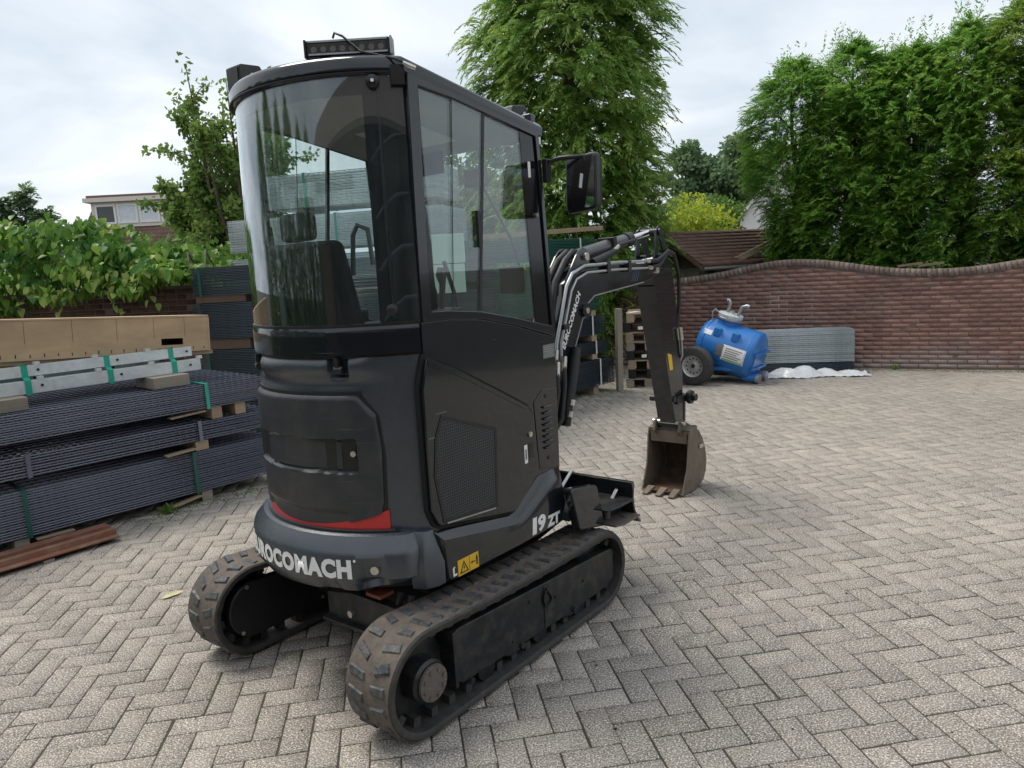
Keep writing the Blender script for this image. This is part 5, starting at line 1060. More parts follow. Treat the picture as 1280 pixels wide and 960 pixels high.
def fronds(C, Dm, npair, length, droop, ll, wd, tiltn=.35):
    """flat feathery fronds: side leaflets in pairs along a drooping axis"""
    n = len(C); Dm = unit(Dm); sd = unit(np.cross(Dm, np.array([0, 0, 1.0]) + rng.normal(0, tiltn, (n, 3)))); Ls = length * rng.uniform(.65, 1.3, (n, 1, 1))
    t = np.repeat((np.arange(npair) + .35) / npair, 2)[None, :, None] + rng.normal(0, .015, (n, npair * 2, 1)); t = np.clip(t, 0, 1); sg = np.tile([-1.0, 1.0], npair)[None, :, None]
    P = C[:, None] + Dm[:, None] * t * Ls + np.array([0, 0, -1.0]) * droop * t ** 2 * Ls
    ax = unit((Dm[:, None] + np.array([0, 0, -2.0]) * droop * t).reshape(-1, 3)).reshape(n, -1, 3)
    D = ax * .80 + sd[:, None] * sg * (.75 - .35 * t) + np.array([0, 0, -.22]) * (1 - t) + rng.normal(0, .10, (n, npair * 2, 3))
    lf_ = (ll * (1.15 - .65 * t) * (Ls / length)).reshape(-1, 1); D = unit(D.reshape(-1, 3)); P = P.reshape(-1, 3); S = unit(np.cross(D, rng.normal(0, .35, (len(P), 3)) + np.array([0, 0, 1.0]))); w_ = wd * rng.uniform(.8, 1.25, (len(P), 1))
    return np.stack([P, P + D * lf_ * .5 + S * w_, P + D * lf_, P + D * lf_ * .5 - S * w_], 1).reshape(-1, 3)
def trunk_mb(h, r0, r1, limbs=(), bend=.05, n=9):
    mb = MB(); pts = [(bend * math.sin(i * 1.3), bend * math.cos(i * 1.7) - bend, h * i / 6) for i in range(7)]; mb.tube(pts, [r0 + (r1 - r0) * i / 6 for i in range(7)], n)
    for a, b, r in limbs:
        a, b = Vector(a), Vector(b); m = (a + b) / 2 + Vector((0, 0, .06 * (b - a).length)); mb.tube([a, m, b], [r, r * .7, r * .25], 6)
    return mb
def conifer_crown(H, rad, nsp, nl, length, droop, ln, wd, spread=.5, base=.0, lump=.18, inner=.35, nb=230, bough=.28):
    """boughs stand proud of the crown, sprays cluster on them, dark gaps stay between"""
    zb = (np.arange(nb) + rng.uniform(0, 1, nb)) / nb * (1 - base) + base; tb_ = (np.arange(nb) * 2.39996 + rng.normal(0, .25, nb)) % (2 * np.pi)
    push = rng.uniform(-.5, 1, nb); k = rng.integers(0, nb, nsp)
    z = zb[k] + rng.normal(0, bough * .42 / H * 1.2, nsp); th = tb_[k] + rng.normal(0, bough * .62, nsp) / np.maximum(.5, np.array([rad(t) for t in zb[k]]))
    z = np.clip(z, 0.002, 1); R0 = np.array([rad(t) for t in z])
    off = np.abs(rng.normal(0, 1, nsp)); rr_ = R0 * (1 + lump * push[k] - .10) - bough * .30 * off - inner * R0 * (rng.uniform(0, 1, nsp) < .22) * rng.uniform(0, 1, nsp)
    rr_ = np.maximum(.03, rr_ - length * .55)
    C = np.stack([rr_ * np.cos(th), rr_ * np.sin(th), z * H], 1)
    D = np.stack([np.cos(th), np.sin(th), rng.normal(.22, .28, nsp)], 1) + rng.normal(0, .30, (nsp, 3))
    return fronds(C, D, nl, length, droop, ln, wd, spread)
def tree(name, label, loc, crown_me, trunk, rz=0, scale=(1, 1, 1), group=None, mat=None):
    t = thing(name, label, 'tree', loc, rz, group); t.scale = scale
    if mat and not crown_me.materials: crown_me.materials.append(mat)
    o = bpy.data.objects.new('crown', crown_me); COL.objects.link(o); o.parent = t
    link('trunk', trunk, barkm, t, smooth=60); return t
# big drooping conifer behind the boom
def rad1(t): return float(np.interp(t, [0, .12, .35, .6, .8, 1], [1.15, 1.40, 1.55, 1.50, 1.25, .35]))
lim = [((0, 0, z), (1.3 * math.cos(a), 1.3 * math.sin(a), z + .25), .035) for z, a in zip(np.linspace(.9, 6.2, 26), np.arange(26) * 2.4)]
Vc = conifer_crown(8.2, rad1, 6400, 13, .40, .60, .135, .0105, .35, .02, .30, .6, 150, .34)
zi = rng.uniform(.05, .97, 900); ti = rng.uniform(0, 6.28, 900); ri = np.array([rad1(t) for t in zi]) * rng.uniform(.25, .6, 900); Vc = np.concatenate([Vc, sprays(np.stack([ri * np.cos(ti), ri * np.sin(ti), zi * 8.2], 1), np.stack([np.cos(ti), np.sin(ti), 0 * ti], 1), 24, .45, .5, .4, .16, .045)])
tree('conifer', 'tall drooping conifer with pale green hanging sprays behind the boom', (1.22, 12.35, 0), fast_mesh('conifer_crown', Vc, 4), trunk_mb(7.2, .20, .03, lim).mesh('trunk'), mat=lf_con)
# hedge of tall conifers behind the wavy wall
def rad2(t): return float(np.interp(t, [0, .1, .5, .85, .95, 1], [.85, .95, 1.12, 1.00, .66, .12]))
HM = []
def rad3(t): return float(np.interp(t, [0, .45, .62, .85, .95, 1], [.50, .58, .95, 1.0, .62, .2]))
for k in range(4):
    V1 = conifer_crown(5.2, rad2 if k < 3 else rad3, 5000, 12, .29, .28, .105, .0088, .45, .01, .28, .55, 150, .28)
    nt_ = 26; th = rng.uniform(0, 6.28, nt_); C = np.stack([.65 * rng.uniform(0, 1, nt_) * np.cos(th), .65 * rng.uniform(0, 1, nt_) * np.sin(th), rng.uniform(4.5, 5.15, nt_)], 1)
    V2 = sprays(C, np.stack([rng.normal(0, .25, nt_), rng.normal(0, .25, nt_), np.ones(nt_)], 1), 34, .46, .35, .0, .06, .010)
    HM.append(np.concatenate([V1, V2]))
trk = trunk_mb(4.8, .11, .02, [((0, 0, z), (.8 * math.cos(a), .8 * math.sin(a), z + .4), .02) for z, a in zip(np.linspace(.3, 4, 14), np.arange(14) * 2.4)]).mesh('trunk')
hme = [fast_mesh('hedge_crown', v, 4) for v in HM]
for m in hme: m.materials.append(lf_hedge)
hs_ = [(4.55, 11.75, .84), (5.25, 11.40, .86), (5.88, 11.0, .83), (6.50, 10.65, .86), (7.12, 10.25, .90), (7.75, 9.90, .97), (8.40, 9.55, 1.06), (5.7, 12.6, .80), (6.5, 12.0, .86), (9.2, 9.2, 1.14)]
for i, (x, y, s) in enumerate(hs_):
    gold = i in (4, 6)
    lab = 'golden tipped conifer in the tall hedge behind the wavy wall' if gold else 'dense green conifer in the tall hedge behind the wavy wall'
    t = tree('hedge_conifer', lab, (x, y, 0), hme[3 if i == 0 else i % 3], trk, rng.uniform(0, 6.28), (s * .92, s * .92, s), 'golden hedge conifers' if gold else 'green hedge conifers')
    if gold: sl = t.children[0].material_slots[0]; sl.link = 'OBJECT'; sl.material = lf_hedgey
# brown dead tuft in the hedge belongs to the last golden conifer
V = sprays(np.array([[-.75, -.85, 2.45]] * 10) + rng.normal(0, .07, (10, 3)), rng.normal(0, 1, (10, 3)) + [-.5, -1, 0], 30, .2, .5, .1, .06, .012)
bmesh_ = fast_mesh('dead_tuft', V, 4); bmesh_.materials.append(brownf); o = bpy.data.objects.new('dead_tuft', bmesh_); COL.objects.link(o); o.parent = bpy.data.objects['hedge_conifer.006']
# deciduous trees
def blob_leaves(n, centers, radii, ln, wd, shellp=.5):
    centers = np.array(centers); radii = np.array(radii); k = rng.choice(len(centers), n, p=radii ** 2 / (radii ** 2).sum())
    d = unit(rng.normal(size=(n, 3))); r = radii[k][:, None] * rng.uniform(0, 1, (n, 1)) ** shellp
    P = centers[k] + d * r * [1, 1, .85]; D = d * .6 + rng.normal(0, .7, (n, 3)) + [0, 0, -.35]; return leaf_quads(P, D, ln, wd, .15)
def far_tree(label, x, y, h, r, mat, n=9000, ln=.5, wd=.22, group='dark trees far behind the hedge', name='broadleaf_tree', blobs=26):
    cs, rs = [], []
    for k in range(blobs):
        a = rng.uniform(0, 6.28); t = rng.uniform(.28, .95); rr_ = r * math.sqrt(max(.05, 1 - ((t - .58) / .48) ** 2)) * rng.uniform(.25, .9); cs.append((rr_ * math.cos(a), rr_ * math.sin(a), h * t)); rs.append(r * rng.uniform(.22, .42))
    me = fast_mesh('crown', blob_leaves(n, cs, rs, ln, wd), 4)
    tb_ = trunk_mb(h * .75, r * .09, r * .03, [((0, 0, h * .3), (c[0] * .9, c[1] * .9, c[2]), r * .03) for c in cs[:10]]).mesh('trunk')
    return tree(name, label, (x, y, 0), me, tb_, mat=mat, group=group)
far_tree('dark round topped tree furthest left of the far trees beside the drooping conifer', 20.3, 84, 13.6, 3.6, lf_far)
far_tree('taller dark tree behind the white gable house', 23.6, 82, 14.2, 4.4, lf_far)
far_tree('dark tree partly hidden by the hedge behind the white gable house', 27.5, 80, 12.5, 4.0, lf_far)
for i, (x, h) in enumerate(((-29.2, 7.2), (-28.0, 7.6), (-26.9, 6.4), (-31.0, 6.8))):
    def radf(t): return float(np.interp(t, [0, .2, .7, 1], [1.7, 1.6, .9, .1]))
    V = conifer_crown(h, lambda t: .62 * radf(t), 520, 7, .7, .2, .34, .06, .5, .02, .3, .5, 90, .4)
    tree('distant_conifer', ('dark spiky far conifer beside the dormer house', 'tallest dark far conifer beside the dormer house', 'small dark far conifer nearest the dormer house', 'dark far conifer on the outer side of the far group')[i], (x, 45, 0), fast_mesh('crown', V, 4), trunk_mb(h * .9, .15, .03).mesh('trunk'), mat=lf_far, group='far conifers')
# plum-like tree behind the vine
def plum(label, x, y, H, seed, nb=12, lean=(0, 0), mat=None, width=.8, lpb=260, name='fruit_tree'):
    r_ = np.random.default_rng(seed); mb = MB(); mb.tube([(0, 0, 0), (.03, .02, H * .2), (0, .05, H * .36)], [.10, .085, .07], 8); Ps, Ds = [], []
    for k in range(nb):
        a = k * 2.4 + r_.uniform(-.3, .3); sp_ = r_.uniform(.25, 1) * width; tip = Vector((sp_ * math.cos(a) + lean[0], sp_ * math.sin(a) + lean[1], H * r_.uniform(.62, 1.0))); st = Vector((0, .04, H * r_.uniform(.2, .36)))
        mid = st.lerp(tip, .5) + Vector((math.cos(a), math.sin(a), 0)) * .18; pts = [st, mid, tip]; mb.tube(pts, [.045, .028, .006], 6)
        def at(t): return (st * (1 - t) + mid * t).lerp(mid * (1 - t) + tip * t, t)
        for j in range(7):
            t = r_.uniform(.3, .95); p = at(t); e = p + Vector((r_.normal(0, .32), r_.normal(0, .32), abs(r_.normal(.22, .2)))) * (1.2 - t * .6); mb.tube([p, (p + e) / 2 + Vector((0, 0, .04)), e], [.012, .008, .003], 5)
            for q in range(int(lpb / 8)): u = r_.uniform(.1, 1.05); w_ = p.lerp(e, u); Ps.append((w_.x + r_.normal(0, .05), w_.y + r_.normal(0, .05), w_.z + r_.normal(0, .05))); Ds.append(r_.normal(0, 1, 3) + [0, 0, -.3])
        for q in range(int(lpb / 4)): w_ = at(r_.uniform(.35, 1.02)); Ps.append((w_.x + r_.normal(0, .045), w_.y + r_.normal(0, .045), w_.z + r_.normal(0, .045))); Ds.append(r_.normal(0, 1, 3) + [0, 0, -.2])
    me = fast_mesh('crown', leaf_quads(np.array(Ps), np.array(Ds), (.10), .034, .2), 4); return tree(name, label, (x, y, 0), me, mb.mesh('trunk'), mat=mat or lf_plum)
plum('tall upright leafy fruit tree with bare-tipped shoots beside the cab', -4.55, 13.2, 5.3, 5, 20, (-.1, 0), width=1.15, lpb=600)
plum('lower leafy fruit tree in front of the dormer house', -5.0, 13.7, 3.55, 9, 18, (0, 0), width=1.05, lpb=900)
plum('leafy tree showing through the cab window behind the mesh stacks', -.55, 13.2, 4.0, 15, 18, (0, 0), width=1.2, lpb=420, mat=lf_bush)
def bush(name, label, x, y, h, r, mat, n=5000, ln=.10, wd=.035, group=None, z=0):
    cs = [(r * .6 * math.cos(k * 2.4) * rng.uniform(.2, 1), r * .6 * math.sin(k * 2.4) * rng.uniform(.2, 1), h * rng.uniform(.25, .8)) for k in range(14)]
    me = fast_mesh('foliage', blob_leaves(n, cs, [min(r, h * .5) * rng.uniform(.35, .6) for _ in cs], ln, wd, .5), 4)
    t = thing(name, label, 'bush', (x, y, z), 0, group); me.materials.append(mat); o = bpy.data.objects.new('foliage', me); COL.objects.link(o); o.parent = t
    st = MB()
    for c_ in cs[:7]: st.tube([(0, 0, 0), (c_[0] * .4, c_[1] * .4, c_[2] * .5), c_], [.03, .02, .006], 5)
    part('stems', st, barkm, t); return t
bush('golden_bush', 'bright yellow green bush above the shed roof', 4.05, 16.4, 3.35, 1.0, lf_yel, 7000)
bush('golden_bush', 'round light green bush behind the brown shed roof', 4.85, 17.4, 3.35, .9, lf_bush, 5200)
bush('green_bush', 'small green bush between the white house and the shed', 4.95, 15.5, 2.15, .7, lf_bush, 4000)
bush('green_bush', 'dark clipped green bush behind the loose plank', .45, 10.9, 2.25, .75, lf_hedge, 6500, .06, .022)
bush('green_bush', 'light green bush beside the grey stack and the vine', -3.7, 9.9, 2.35, 1.1, lf_bush, 7000, .09, .03)
bush('green_bush', 'green bush under the dormer house behind the vine', -5.0, 10.6, 2.25, 1.0, lf_plum, 6500, .09, .03)
bush('green_bush', 'leafy bush behind the vine at the outer end of its wall', -7.6, 10.6, 2.3, 1.2, lf_hedge, 6500, .09, .03)
# vine hanging over the dark wall
vn = thing('vine', 'rampant vine with large green and pale yellow leaves over the dark wall', 'vine', (-5.0, 8.0, 0), R(-9.8))
def leafshape(sz):
    return np.array([(0, 0, 0), (.32, .10, .05), (.36, .36, .03), (.20, .72, -.06), (0, 1.0, -.16), (-.20, .72, -.06), (-.36, .36, .03), (-.32, .10, .05), (0, .45, -.05)]) * sz
lfaces = [(8, i, (i + 1) % 8) for i in range(8)]
def vine_leaves(n, pale):
    Ms = []
    for k in range(n):
        x = rng.uniform(-2.2, 1.95); tp_ = 2.40 - .10 * abs(math.sin(x * 2.1)) - .33 * max(0, x - .35) ** 1.15 - .06 * math.cos(x * 5) + .05 * math.sin(x * 13)
        lo = 1.46 + .13 * (x + .2) + .05 * math.sin(x * 3.1 + 1) + .05 * math.sin(x * 9); lo = min(lo, tp_ - .12)
        if pale: z = lo + abs(rng.normal(0, .16)) ; z = min(z, tp_)
        else: z = rng.uniform(lo, tp_)
        t = (z - lo) / max(.1, tp_ - lo); y = -.10 + .62 * (t - .35) ** 2 * (1 if t > .35 else .4) + rng.normal(0, .10) - (.05 if pale else 0) + .17 * math.sin(x * 7 + z * 5) * math.sin(z * 9 + x)
        if rng.uniform() < .25: y = rng.uniform(-.05, 1.0); z = tp_ - .05 + rng.normal(0, .06)
        yaw = rng.normal(math.pi, .9); pit = rng.normal(-1.05, .5); sz = rng.uniform(.065, .125) * (1 if not pale else .85)
        Ms.append(Matrix.Translation((x, y, z)) @ Matrix.Rotation(yaw, 4, 'Z') @ Matrix.Rotation(pit, 4, 'X') @ Matrix.Rotation(rng.normal(0, .35), 4, 'Y') @ Matrix.Scale(sz, 4))
    return Ms
ls = leafshape(1.0); lme1 = indexed_mesh('leaf', ls, lfaces); lme1.materials.append(lf_vine); lme2 = indexed_mesh('pale_leaf', ls, lfaces); lme2.materials.append(lf_vine2)
M1, M2 = vine_leaves(3600, False), vine_leaves(620, True)
for st_x, n_ in ((.30, 11), (.98, 10), (-.55, 6), (1.35, 5)):      # trailing shoots
    for k in range(n_):
        M2.append(Matrix.Translation((st_x + .02 * k + rng.normal(0, .035), -.16 + rng.normal(0, .02), 1.60 - .036 * k)) @ Matrix.Rotation(rng.normal(math.pi, .6), 4, 'Z') @ Matrix.Rotation(rng.normal(-1.0, .3), 4, 'X') @ Matrix.Scale(.085, 4))
def put(Ms, me, mat, nind, nm):
    Ms = sorted(Ms, key=lambda m: m.translation.y)
    for m in Ms[:nind]: o = bpy.data.objects.new(nm, me); COL.objects.link(o); o.parent = vn; o.matrix_local = m
    V = np.concatenate([(np.array(m.to_3x3()) @ ls.T).T + np.array(m.translation) for m in Ms[nind:]]); k = len(Ms) - nind
    mm_ = indexed_mesh(nm + 's', V, (np.array(lfaces)[None] + (np.arange(k) * 9)[:, None, None]).reshape(-1, 3)); mm_.materials.append(mat); o = bpy.data.objects.new('inner_' + nm + 's', mm_); COL.objects.link(o); o.parent = vn; o['kind'] = 'stuff'
put(M1, lme1, lf_vine, 200, 'leaf'); put(M2, lme2, lf_vine2, 100, 'pale_leaf')
vb = MB()
for k in range(26):
    x = -2.2 + k * .165; vb.tube([(x, .75, 0), (x + .1, .45, 1.4), (x + .05 * math.sin(k), .15, 1.95), (x + .1, -.08, 1.75), (x + .12, -.14, 1.45)], [.018, .014, .01, .006, .003], 5)
for st_x in (.30, .98): vb.tube([(st_x - .1, -.05, 1.75), (st_x, -.15, 1.55), (st_x + .18, -.16, 1.16)], [.006, .005, .002], 5)
vb.tube([(-.75, .1, 2.05), (-.72, .05, 2.4), (-.68, 0, 2.72)], [.008, .006, .002], 5)
part('stems', vb, barkm, vn)
# weeds at the blocks and wall foot, brown leaf litter
def weed(label, x, y, n=24, s=.05, group='weeds in the paving joints'):
    P = np.zeros((n, 3)) + rng.normal(0, s * .35, (n, 3)) * [1, 1, 0] + [0, 0, .004]; D = rng.normal(0, .6, (n, 3)) + [0, 0, .8]; me = fast_mesh('weed', leaf_quads(P, D, s, s * .16), 4); me.materials.append(lf_bush)
    o = bpy.data.objects.new('weed', me); COL.objects.link(o); o.location = (x, y, 0); tag(o, label, 'weed', group)
weed('green weed by the ground block of the anthracite mesh stack', *sp(.92, -.05)[:2], 40, .07)
weed('small weed at the foot of the wavy brick wall', 5.02, 9.60, 30, .06)
mb = MB()
for k in range(160):
    s_w = rng.uniform(.9, 2.4); x, y = 3.69 + .8785 * s_w, 10.388 - .4778 * s_w; d = abs(rng.normal(0, .10)) + .02; x += -.4778 * d; y += -.8785 * d; r = rng.uniform(.006, .016); a = rng.uniform(0, 6)
    mb.add([(x + r * math.cos(a + q), y + r * math.sin(a + q) * .7, .003 + rng.uniform(0, .006)) for q in (0, 1.57, 3.1, 4.7)], [(0, 1, 2, 3)])
tag(part('leaf_litter', mb, brownf), 'brown leaf litter along the foot of the wavy brick wall', 'leaf litter', kind='stuff')
mb = []
def moss(a, b, n, w):
    a, b = np.array(a), np.array(b); t = rng.uniform(0, 1, (n, 1)); P = a + (b - a) * t + rng.normal(0, w, (n, 3)) * [1, 1, 0]; P[:, 2] = -.003; return leaf_quads(P, rng.normal(0, .5, (n, 3)) + [0, 0, .8], .012, .004)
mv = np.concatenate([moss((3.2, 10.5, 0), (8, 7.9, 0), 2600, .06), moss(sp(.6, -.06), sp(1.75, -.06), 900, .07), moss((.5, 8.55, 0), (1.5, 9.3, 0), 900, .09)])
me = fast_mesh('moss', mv, 4); me.materials.append(lf_bush); o = bpy.data.objects.new('moss', me); COL.objects.link(o); tag(o, 'sparse moss growing along the foot of the wall and stacks', 'moss', kind='stuff')

# ---------------------------------------------------------------- buildings beyond the walls
def roof_tiles(parent, o, ux, uy, L, Hs, tw, thh, mat, name='roof_tile', individual=False):
    """overlapping tile courses on the plane o + ux*s + uy*t"""
    o, ux, uy = Vector(o), Vector(ux).normalized(), Vector(uy).normalized(); nn = ux.cross(uy).normalized(); nn = nn if nn.z > 0 else -nn
    V, Fq = [], []; rows, cols = int(Hs / thh), int(L / tw)
    for r in range(rows):
        for c_ in range(cols):
            k = len(V); lift = .012 + random.uniform(0, .006)
            for (s, t, h) in ((0, 0, lift + .02), (tw * .96, 0, lift + .02), (tw * .96, thh * 1.12, lift), (0, thh * 1.12, lift), (0, 0, 0), (tw * .96, 0, 0)):
                V.append(tuple(o + ux * (c_ * tw + s) + uy * (r * thh + t) + nn * h))
            Fq += [(k, k + 1, k + 2, k + 3), (k + 4, k + 5, k + 1, k)]
    me = indexed_mesh(name + 's', np.array(V), Fq); me.materials.append(mat); ob = bpy.data.objects.new(name + 's', me); COL.objects.link(ob); ob.parent = parent; ob['kind'] = 'stuff'; return ob
# shed behind the wavy wall: gable towards camera-left
SH = thing('shed', 'dark wooden garden shed with brown shingle roof behind the brick wall', 'shed', (2.72, 12.35, 0), R(28))
part('wall', MB().prism([(-.75, 0), (.75, 0), (.75, 1.55), (0, 1.98), (-.75, 1.55)], 'x', .02, 2.2), woodd, SH)
for k in range(12): part('plank', MB().box(.0, .018, -.74, .74, .06 + k * .125, .06 + k * .125 + .118), woodg if k == 10 else woodd, SH)
for s in (-1, 1):
    a = math.atan2(.43, .75); rf_ = part('roof_slope', MB().add([(-.22, s * .96, 1.455), (2.4, s * .96, 1.455), (2.4, 0, 2.005), (-.22, 0, 2.005), (-.22, s * .96, 1.425), (2.4, s * .96, 1.425), (2.4, 0, 1.975), (-.22, 0, 1.975)], [(0, 1, 2, 3), (4, 7, 6, 5), (0, 4, 5, 1), (1, 5, 6, 2), (2, 6, 7, 3), (3, 7, 4, 0)]), woodd, SH)
    roof_tiles(SH, (-.23, s * .97, 1.456), (1, 0, 0), (0, -s * .96, .55), 2.62, 1.10, .13, .11, shing, 'shingle')
    part('barge_board', MB().add([(-.245, s * .98, 1.40), (-.225, s * .98, 1.40), (-.225, 0, 1.96), (-.245, 0, 1.96), (-.245, s * .98, 1.46), (-.225, s * .98, 1.46), (-.225, 0, 2.02), (-.245, 0, 2.02)], [(0, 1, 2, 3), (4, 7, 6, 5), (0, 4, 5, 1), (2, 6, 7, 3), (3, 7, 4, 0), (1, 5, 6, 2)]), woodd, SH)
    part('gutter', MB().cyl((-.2, s * .985, 1.41), (2.4, s * .985, 1.40), .03, 10), zinc, SH)
part('corner_post', MB().box(-.02, .05, -.80, -.73, 0, 1.48), woodg, SH); part('crossboard', MB().box(-.03, -.001, -.70, .70, 1.26, 1.36), woodg, SH)
# weathered fence and leaning board beside the shed
FN = thing('picket_fence', 'short grey weathered board fence sloping up beside the shed', 'fence', (3.62, 11.95, 0), R(20))
for k in range(9): part('fence_board', MB().box(k * .115, k * .115 + .10, 0, .02, 0, 1.50 + .028 * k), fenceg, FN)
part('rail', MB().box(0, 1.04, .02, .06, .9, .97), fenceg, FN); part('rail', MB().box(0, 1.04, .02, .06, .25, .32), fenceg, FN)
o = part('leaning_board', MB().box(0, 1.25, 0, .025, 0, .09), woodb); o.location = (3.30, 11.72, 1.33); o.rotation_euler = (0, R(-20), R(20)); tag(o, 'pale board leaning up along the weathered fence by the shed', 'board')
for k, x in enumerate((5.30, 5.52)):
    o = part('loose_batten', MB().box(0, .30, 0, .05, 0, .03), woodb); o.location = (x, 9.62 + .5 - .545 * (x - 5.3), top1((x - 3.69) / .8785) + .11 + .0); o.rotation_euler = (0, R(-6), R(-25)); tag(o, 'pale batten lying on top of the wavy brick wall', 'batten', 'battens on the wall top')
# white gable house
WH = thing('gable_house', 'white rendered house with grey brown tiled gable roof beside the hedge', 'house', (16.3, 52, 0), R(-14)); WH.scale = (1, 1, 1.22)
part('wall', MB().prism([(0, 0), (6, 0), (6, 3.4), (3, 6.15), (0, 3.4)], 'y', 0, 9), housew, WH)
for s in (-1, 1):
    e0 = (3 - s * 3.5, -.4, 3.1); part('roof_slope', MB().add([(3 - s * 3.4, -.35, 3.06), (3 - s * 3.4, 9.3, 3.06), (3, 9.3, 6.2), (3, -.35, 6.2), (3 - s * 3.4, -.35, 2.9), (3 - s * 3.4, 9.3, 2.9), (3, 9.3, 6.04), (3, -.35, 6.04)], [(0, 1, 2, 3), (4, 7, 6, 5), (0, 4, 5, 1), (2, 6, 7, 3), (1, 5, 6, 2), (3, 7, 4, 0)]), tilegr, WH)
    roof_tiles(WH, (3 - s * 3.42, -.36, 3.07), (0, 1, 0), (s * 3.4, 0, 3.14), 9.6, 4.6, .30, .33, tilegr)
    part('verge_board', MB().add([(3 - s * 3.45, -.40, 2.86), (3 - s * 3.45, -.352, 2.86), (3, -.352, 6.05), (3, -.40, 6.05), (3 - s * 3.45, -.40, 3.06), (3 - s * 3.45, -.352, 3.06), (3, -.352, 6.25), (3, -.40, 6.25)], [(0, 1, 2, 3), (4, 7, 6, 5), (0, 4, 5, 1), (2, 6, 7, 3), (3, 7, 4, 0), (1, 5, 6, 2)]), trimw, WH)
wnd = part('window', MB().box(2.4, 3.6, -.05, .02, 1.2, 2.4), trimw, WH); part('pane', MB().box(2.5, 3.5, -.06, -.051, 1.3, 2.3), lino, wnd)
# the lower wing with the visible roof slope
WG = thing('house_wing', 'low house wing with brown tiled roof left of the white gable', 'house', (13.9, 52, 0), R(2)); WG.scale = (.62, 1, 1.10)
part('wall', MB().box(0, 4.2, 0, 5, 0, 2.4), housew, WG)
part('roof_slope', MB().add([(-.2, -.5, 2.3), (4.4, -.5, 2.3), (4.4, 3.2, 4.35), (-.2, 3.2, 4.35), (-.2, -.5, 2.2), (4.4, -.5, 2.2), (4.4, 3.2, 4.25), (-.2, 3.2, 4.25)], [(0, 1, 2, 3), (4, 7, 6, 5), (0, 4, 5, 1), (1, 5, 6, 2), (2, 6, 7, 3), (3, 7, 4, 0)]), tilegr, WG)
roof_tiles(WG, (-.2, -.5, 2.31), (1, 0, 0), (0, 3.7, 2.05), 4.6, 4.15, .28, .32, tilegr)
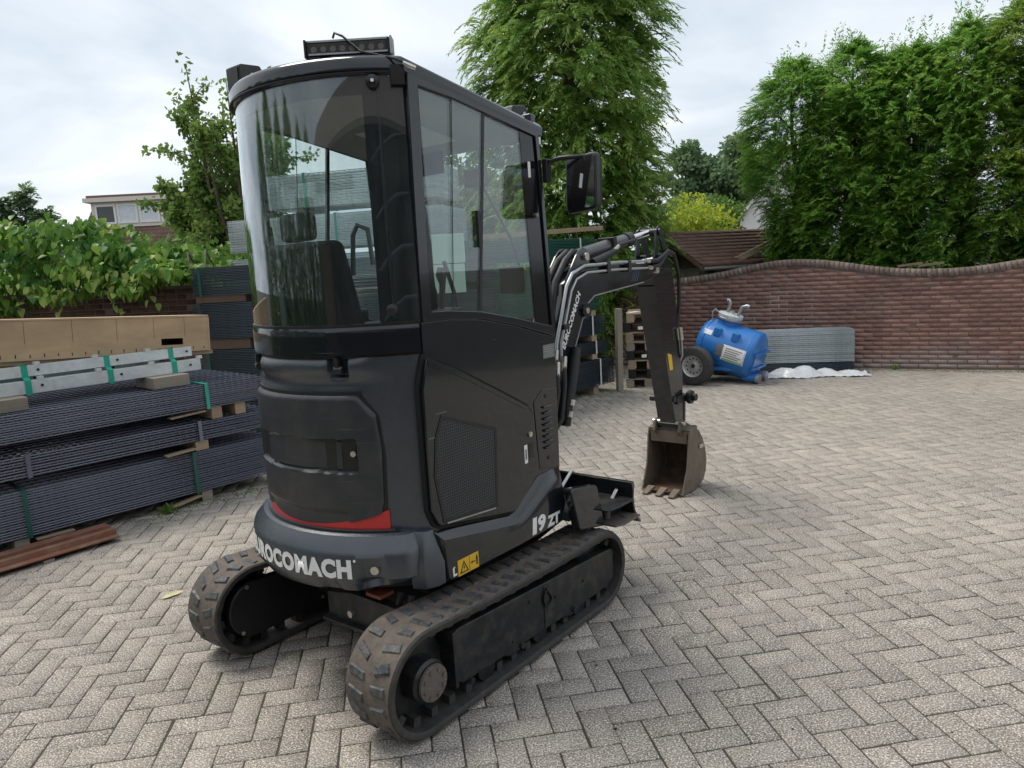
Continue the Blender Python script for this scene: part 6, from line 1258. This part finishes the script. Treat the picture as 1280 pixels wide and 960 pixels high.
# house with flat dormer, behind the vine
def dormer_house(name, label, x, y, rz, W=9, eave=3.0, ridge=7.0, dx0=2.0, dx1=6.8, dz0=4.35, dz1=5.85, tile=tilem, nwin=4):
    h = thing(name, label, 'house', (x, y, 0), rz)
    part('wall', MB().prism([(0, 0), (8, 0), (8, eave), (4, ridge - .1), (0, eave)], 'x', .05, W - .05), housew, h)
    for s in (0, 1):
        y0, y1 = (-.4, 4) if s == 0 else (8.4, 4)
        part('roof_slope', MB().add([(-.2, y0, eave - .35), (W + .2, y0, eave - .35), (W + .2, y1, ridge), (-.2, y1, ridge), (-.2, y0, eave - .5), (W + .2, y0, eave - .5), (W + .2, y1, ridge - .15), (-.2, y1, ridge - .15)], [(0, 1, 2, 3), (4, 7, 6, 5), (0, 4, 5, 1), (1, 5, 6, 2), (2, 6, 7, 3), (3, 7, 4, 0)]), tile, h)
        if s == 0: roof_tiles(h, (-.2, y0, eave - .34), (1, 0, 0), (0, 4.4, ridge - eave + .35), W + .4, math.hypot(4.4, ridge - eave + .35), .27, .32, tile)
    yd = -.4 + 4.4 * (dz0 - (eave - .35)) / (ridge - eave + .35) - .15
    d = part('dormer', MB().box(dx0, dx1, yd, 4.0, dz0, dz1), creamw, h); part('dormer_roof', MB().box(dx0 - .25, dx1 + .25, yd - .3, 4.0, dz1 + .01, dz1 + .22), creamw, d); part('roof_edge', MB().box(dx0 - .1, dx1 + .1, yd - .2, 3.9, dz1 + .225, dz1 + .35), tile, d)
    ww = (dx1 - dx0 - .3) / nwin
    for k in range(nwin):
        a = dx0 + .15 + k * ww; wf = part('window', MB().ringplate([(a + .04, dz0 + .18), (a + ww - .04, dz0 + .18), (a + ww - .04, dz1 - .12), (a + .04, dz1 - .12)], [(a + .13, dz0 + .27), (a + ww - .13, dz0 + .27), (a + ww - .13, dz1 - .21), (a + .13, dz1 - .21)], 'y', yd - .06, yd - .001), trimw, h)
        part('pane', MB().box(a + .13, a + ww - .13, yd - .03, yd - .02, dz0 + .27, dz1 - .21), netm if k in (1, 2) else lino, wf)
    part('chimney', MB().box(W * .55, W * .55 + .6, 3.7, 4.3, ridge - .3, ridge + .7), brkd, h) if name == 'tiled_house' else None
    return h
dormer_house('dormer_house', 'house with wide cream dormer and brown roof behind the vine', -21.2, 37.2, R(4), 6.6, 2.9, 6.5, .35, 5.0, 4.75, 6.02)
dormer_house('tiled_house', 'brick tiled house with white dormer seen through the cab windows', -4.6, 37, R(-6), 6.2, 3.2, 5.95, 2.9, 5.2, 4.0, 5.2, rooft('orange_brown_tile', (.26, .15, .11), 1), 2)

# ---------------------------------------------------------------- workshop the excavator faces away from (seen only as reflections in paint and glass)
WS = thing('workshop', 'long dark clad workshop with wooden doors standing across the yard behind the excavator', 'workshop', (-13, -7.5, 0), 0)
clad = plain('dark_cladding', (.035, .034, .033), .7, 0, .2, 2, perobj=.3)
part('wall', MB().box(0, 24, -6, 0, 0, 4.6), clad, WS)
for k in range(46): part('cladding_board', MB().box(.02 + k * .52, .52 + k * .52, .0, .025 + .006 * (k % 2), .02, 4.55), clad, WS)
part('roof', MB().prism([(-6.4, 4.5), (.45, 4.5), (.45, 4.62), (-3, 6.4), (-6.4, 4.62)], 'x', -.3, 24.3), tilegr, WS)
for x in (1.2, 18.0): part('door', MB().box(x, x + 2.6, .032, .06, .02, 2.7), woodd, WS)

for i, (x, y, s_) in enumerate(((-9.2, 4.6, .80), (-9.6, 2.9, .88), (-9.4, 1.2, .84), (-9.8, -.6, .9), (-9.6, -2.4, .86), (-9.9, -4.2, .9))):
    tree('hedge_conifer', 'tall conifer in the row along the far side of the yard opposite the wavy wall', (x, y, 0), hme[i % 3], trk, i * 1.3, (s_ * .95, s_ * .95, s_), 'conifers along the opposite side of the yard')
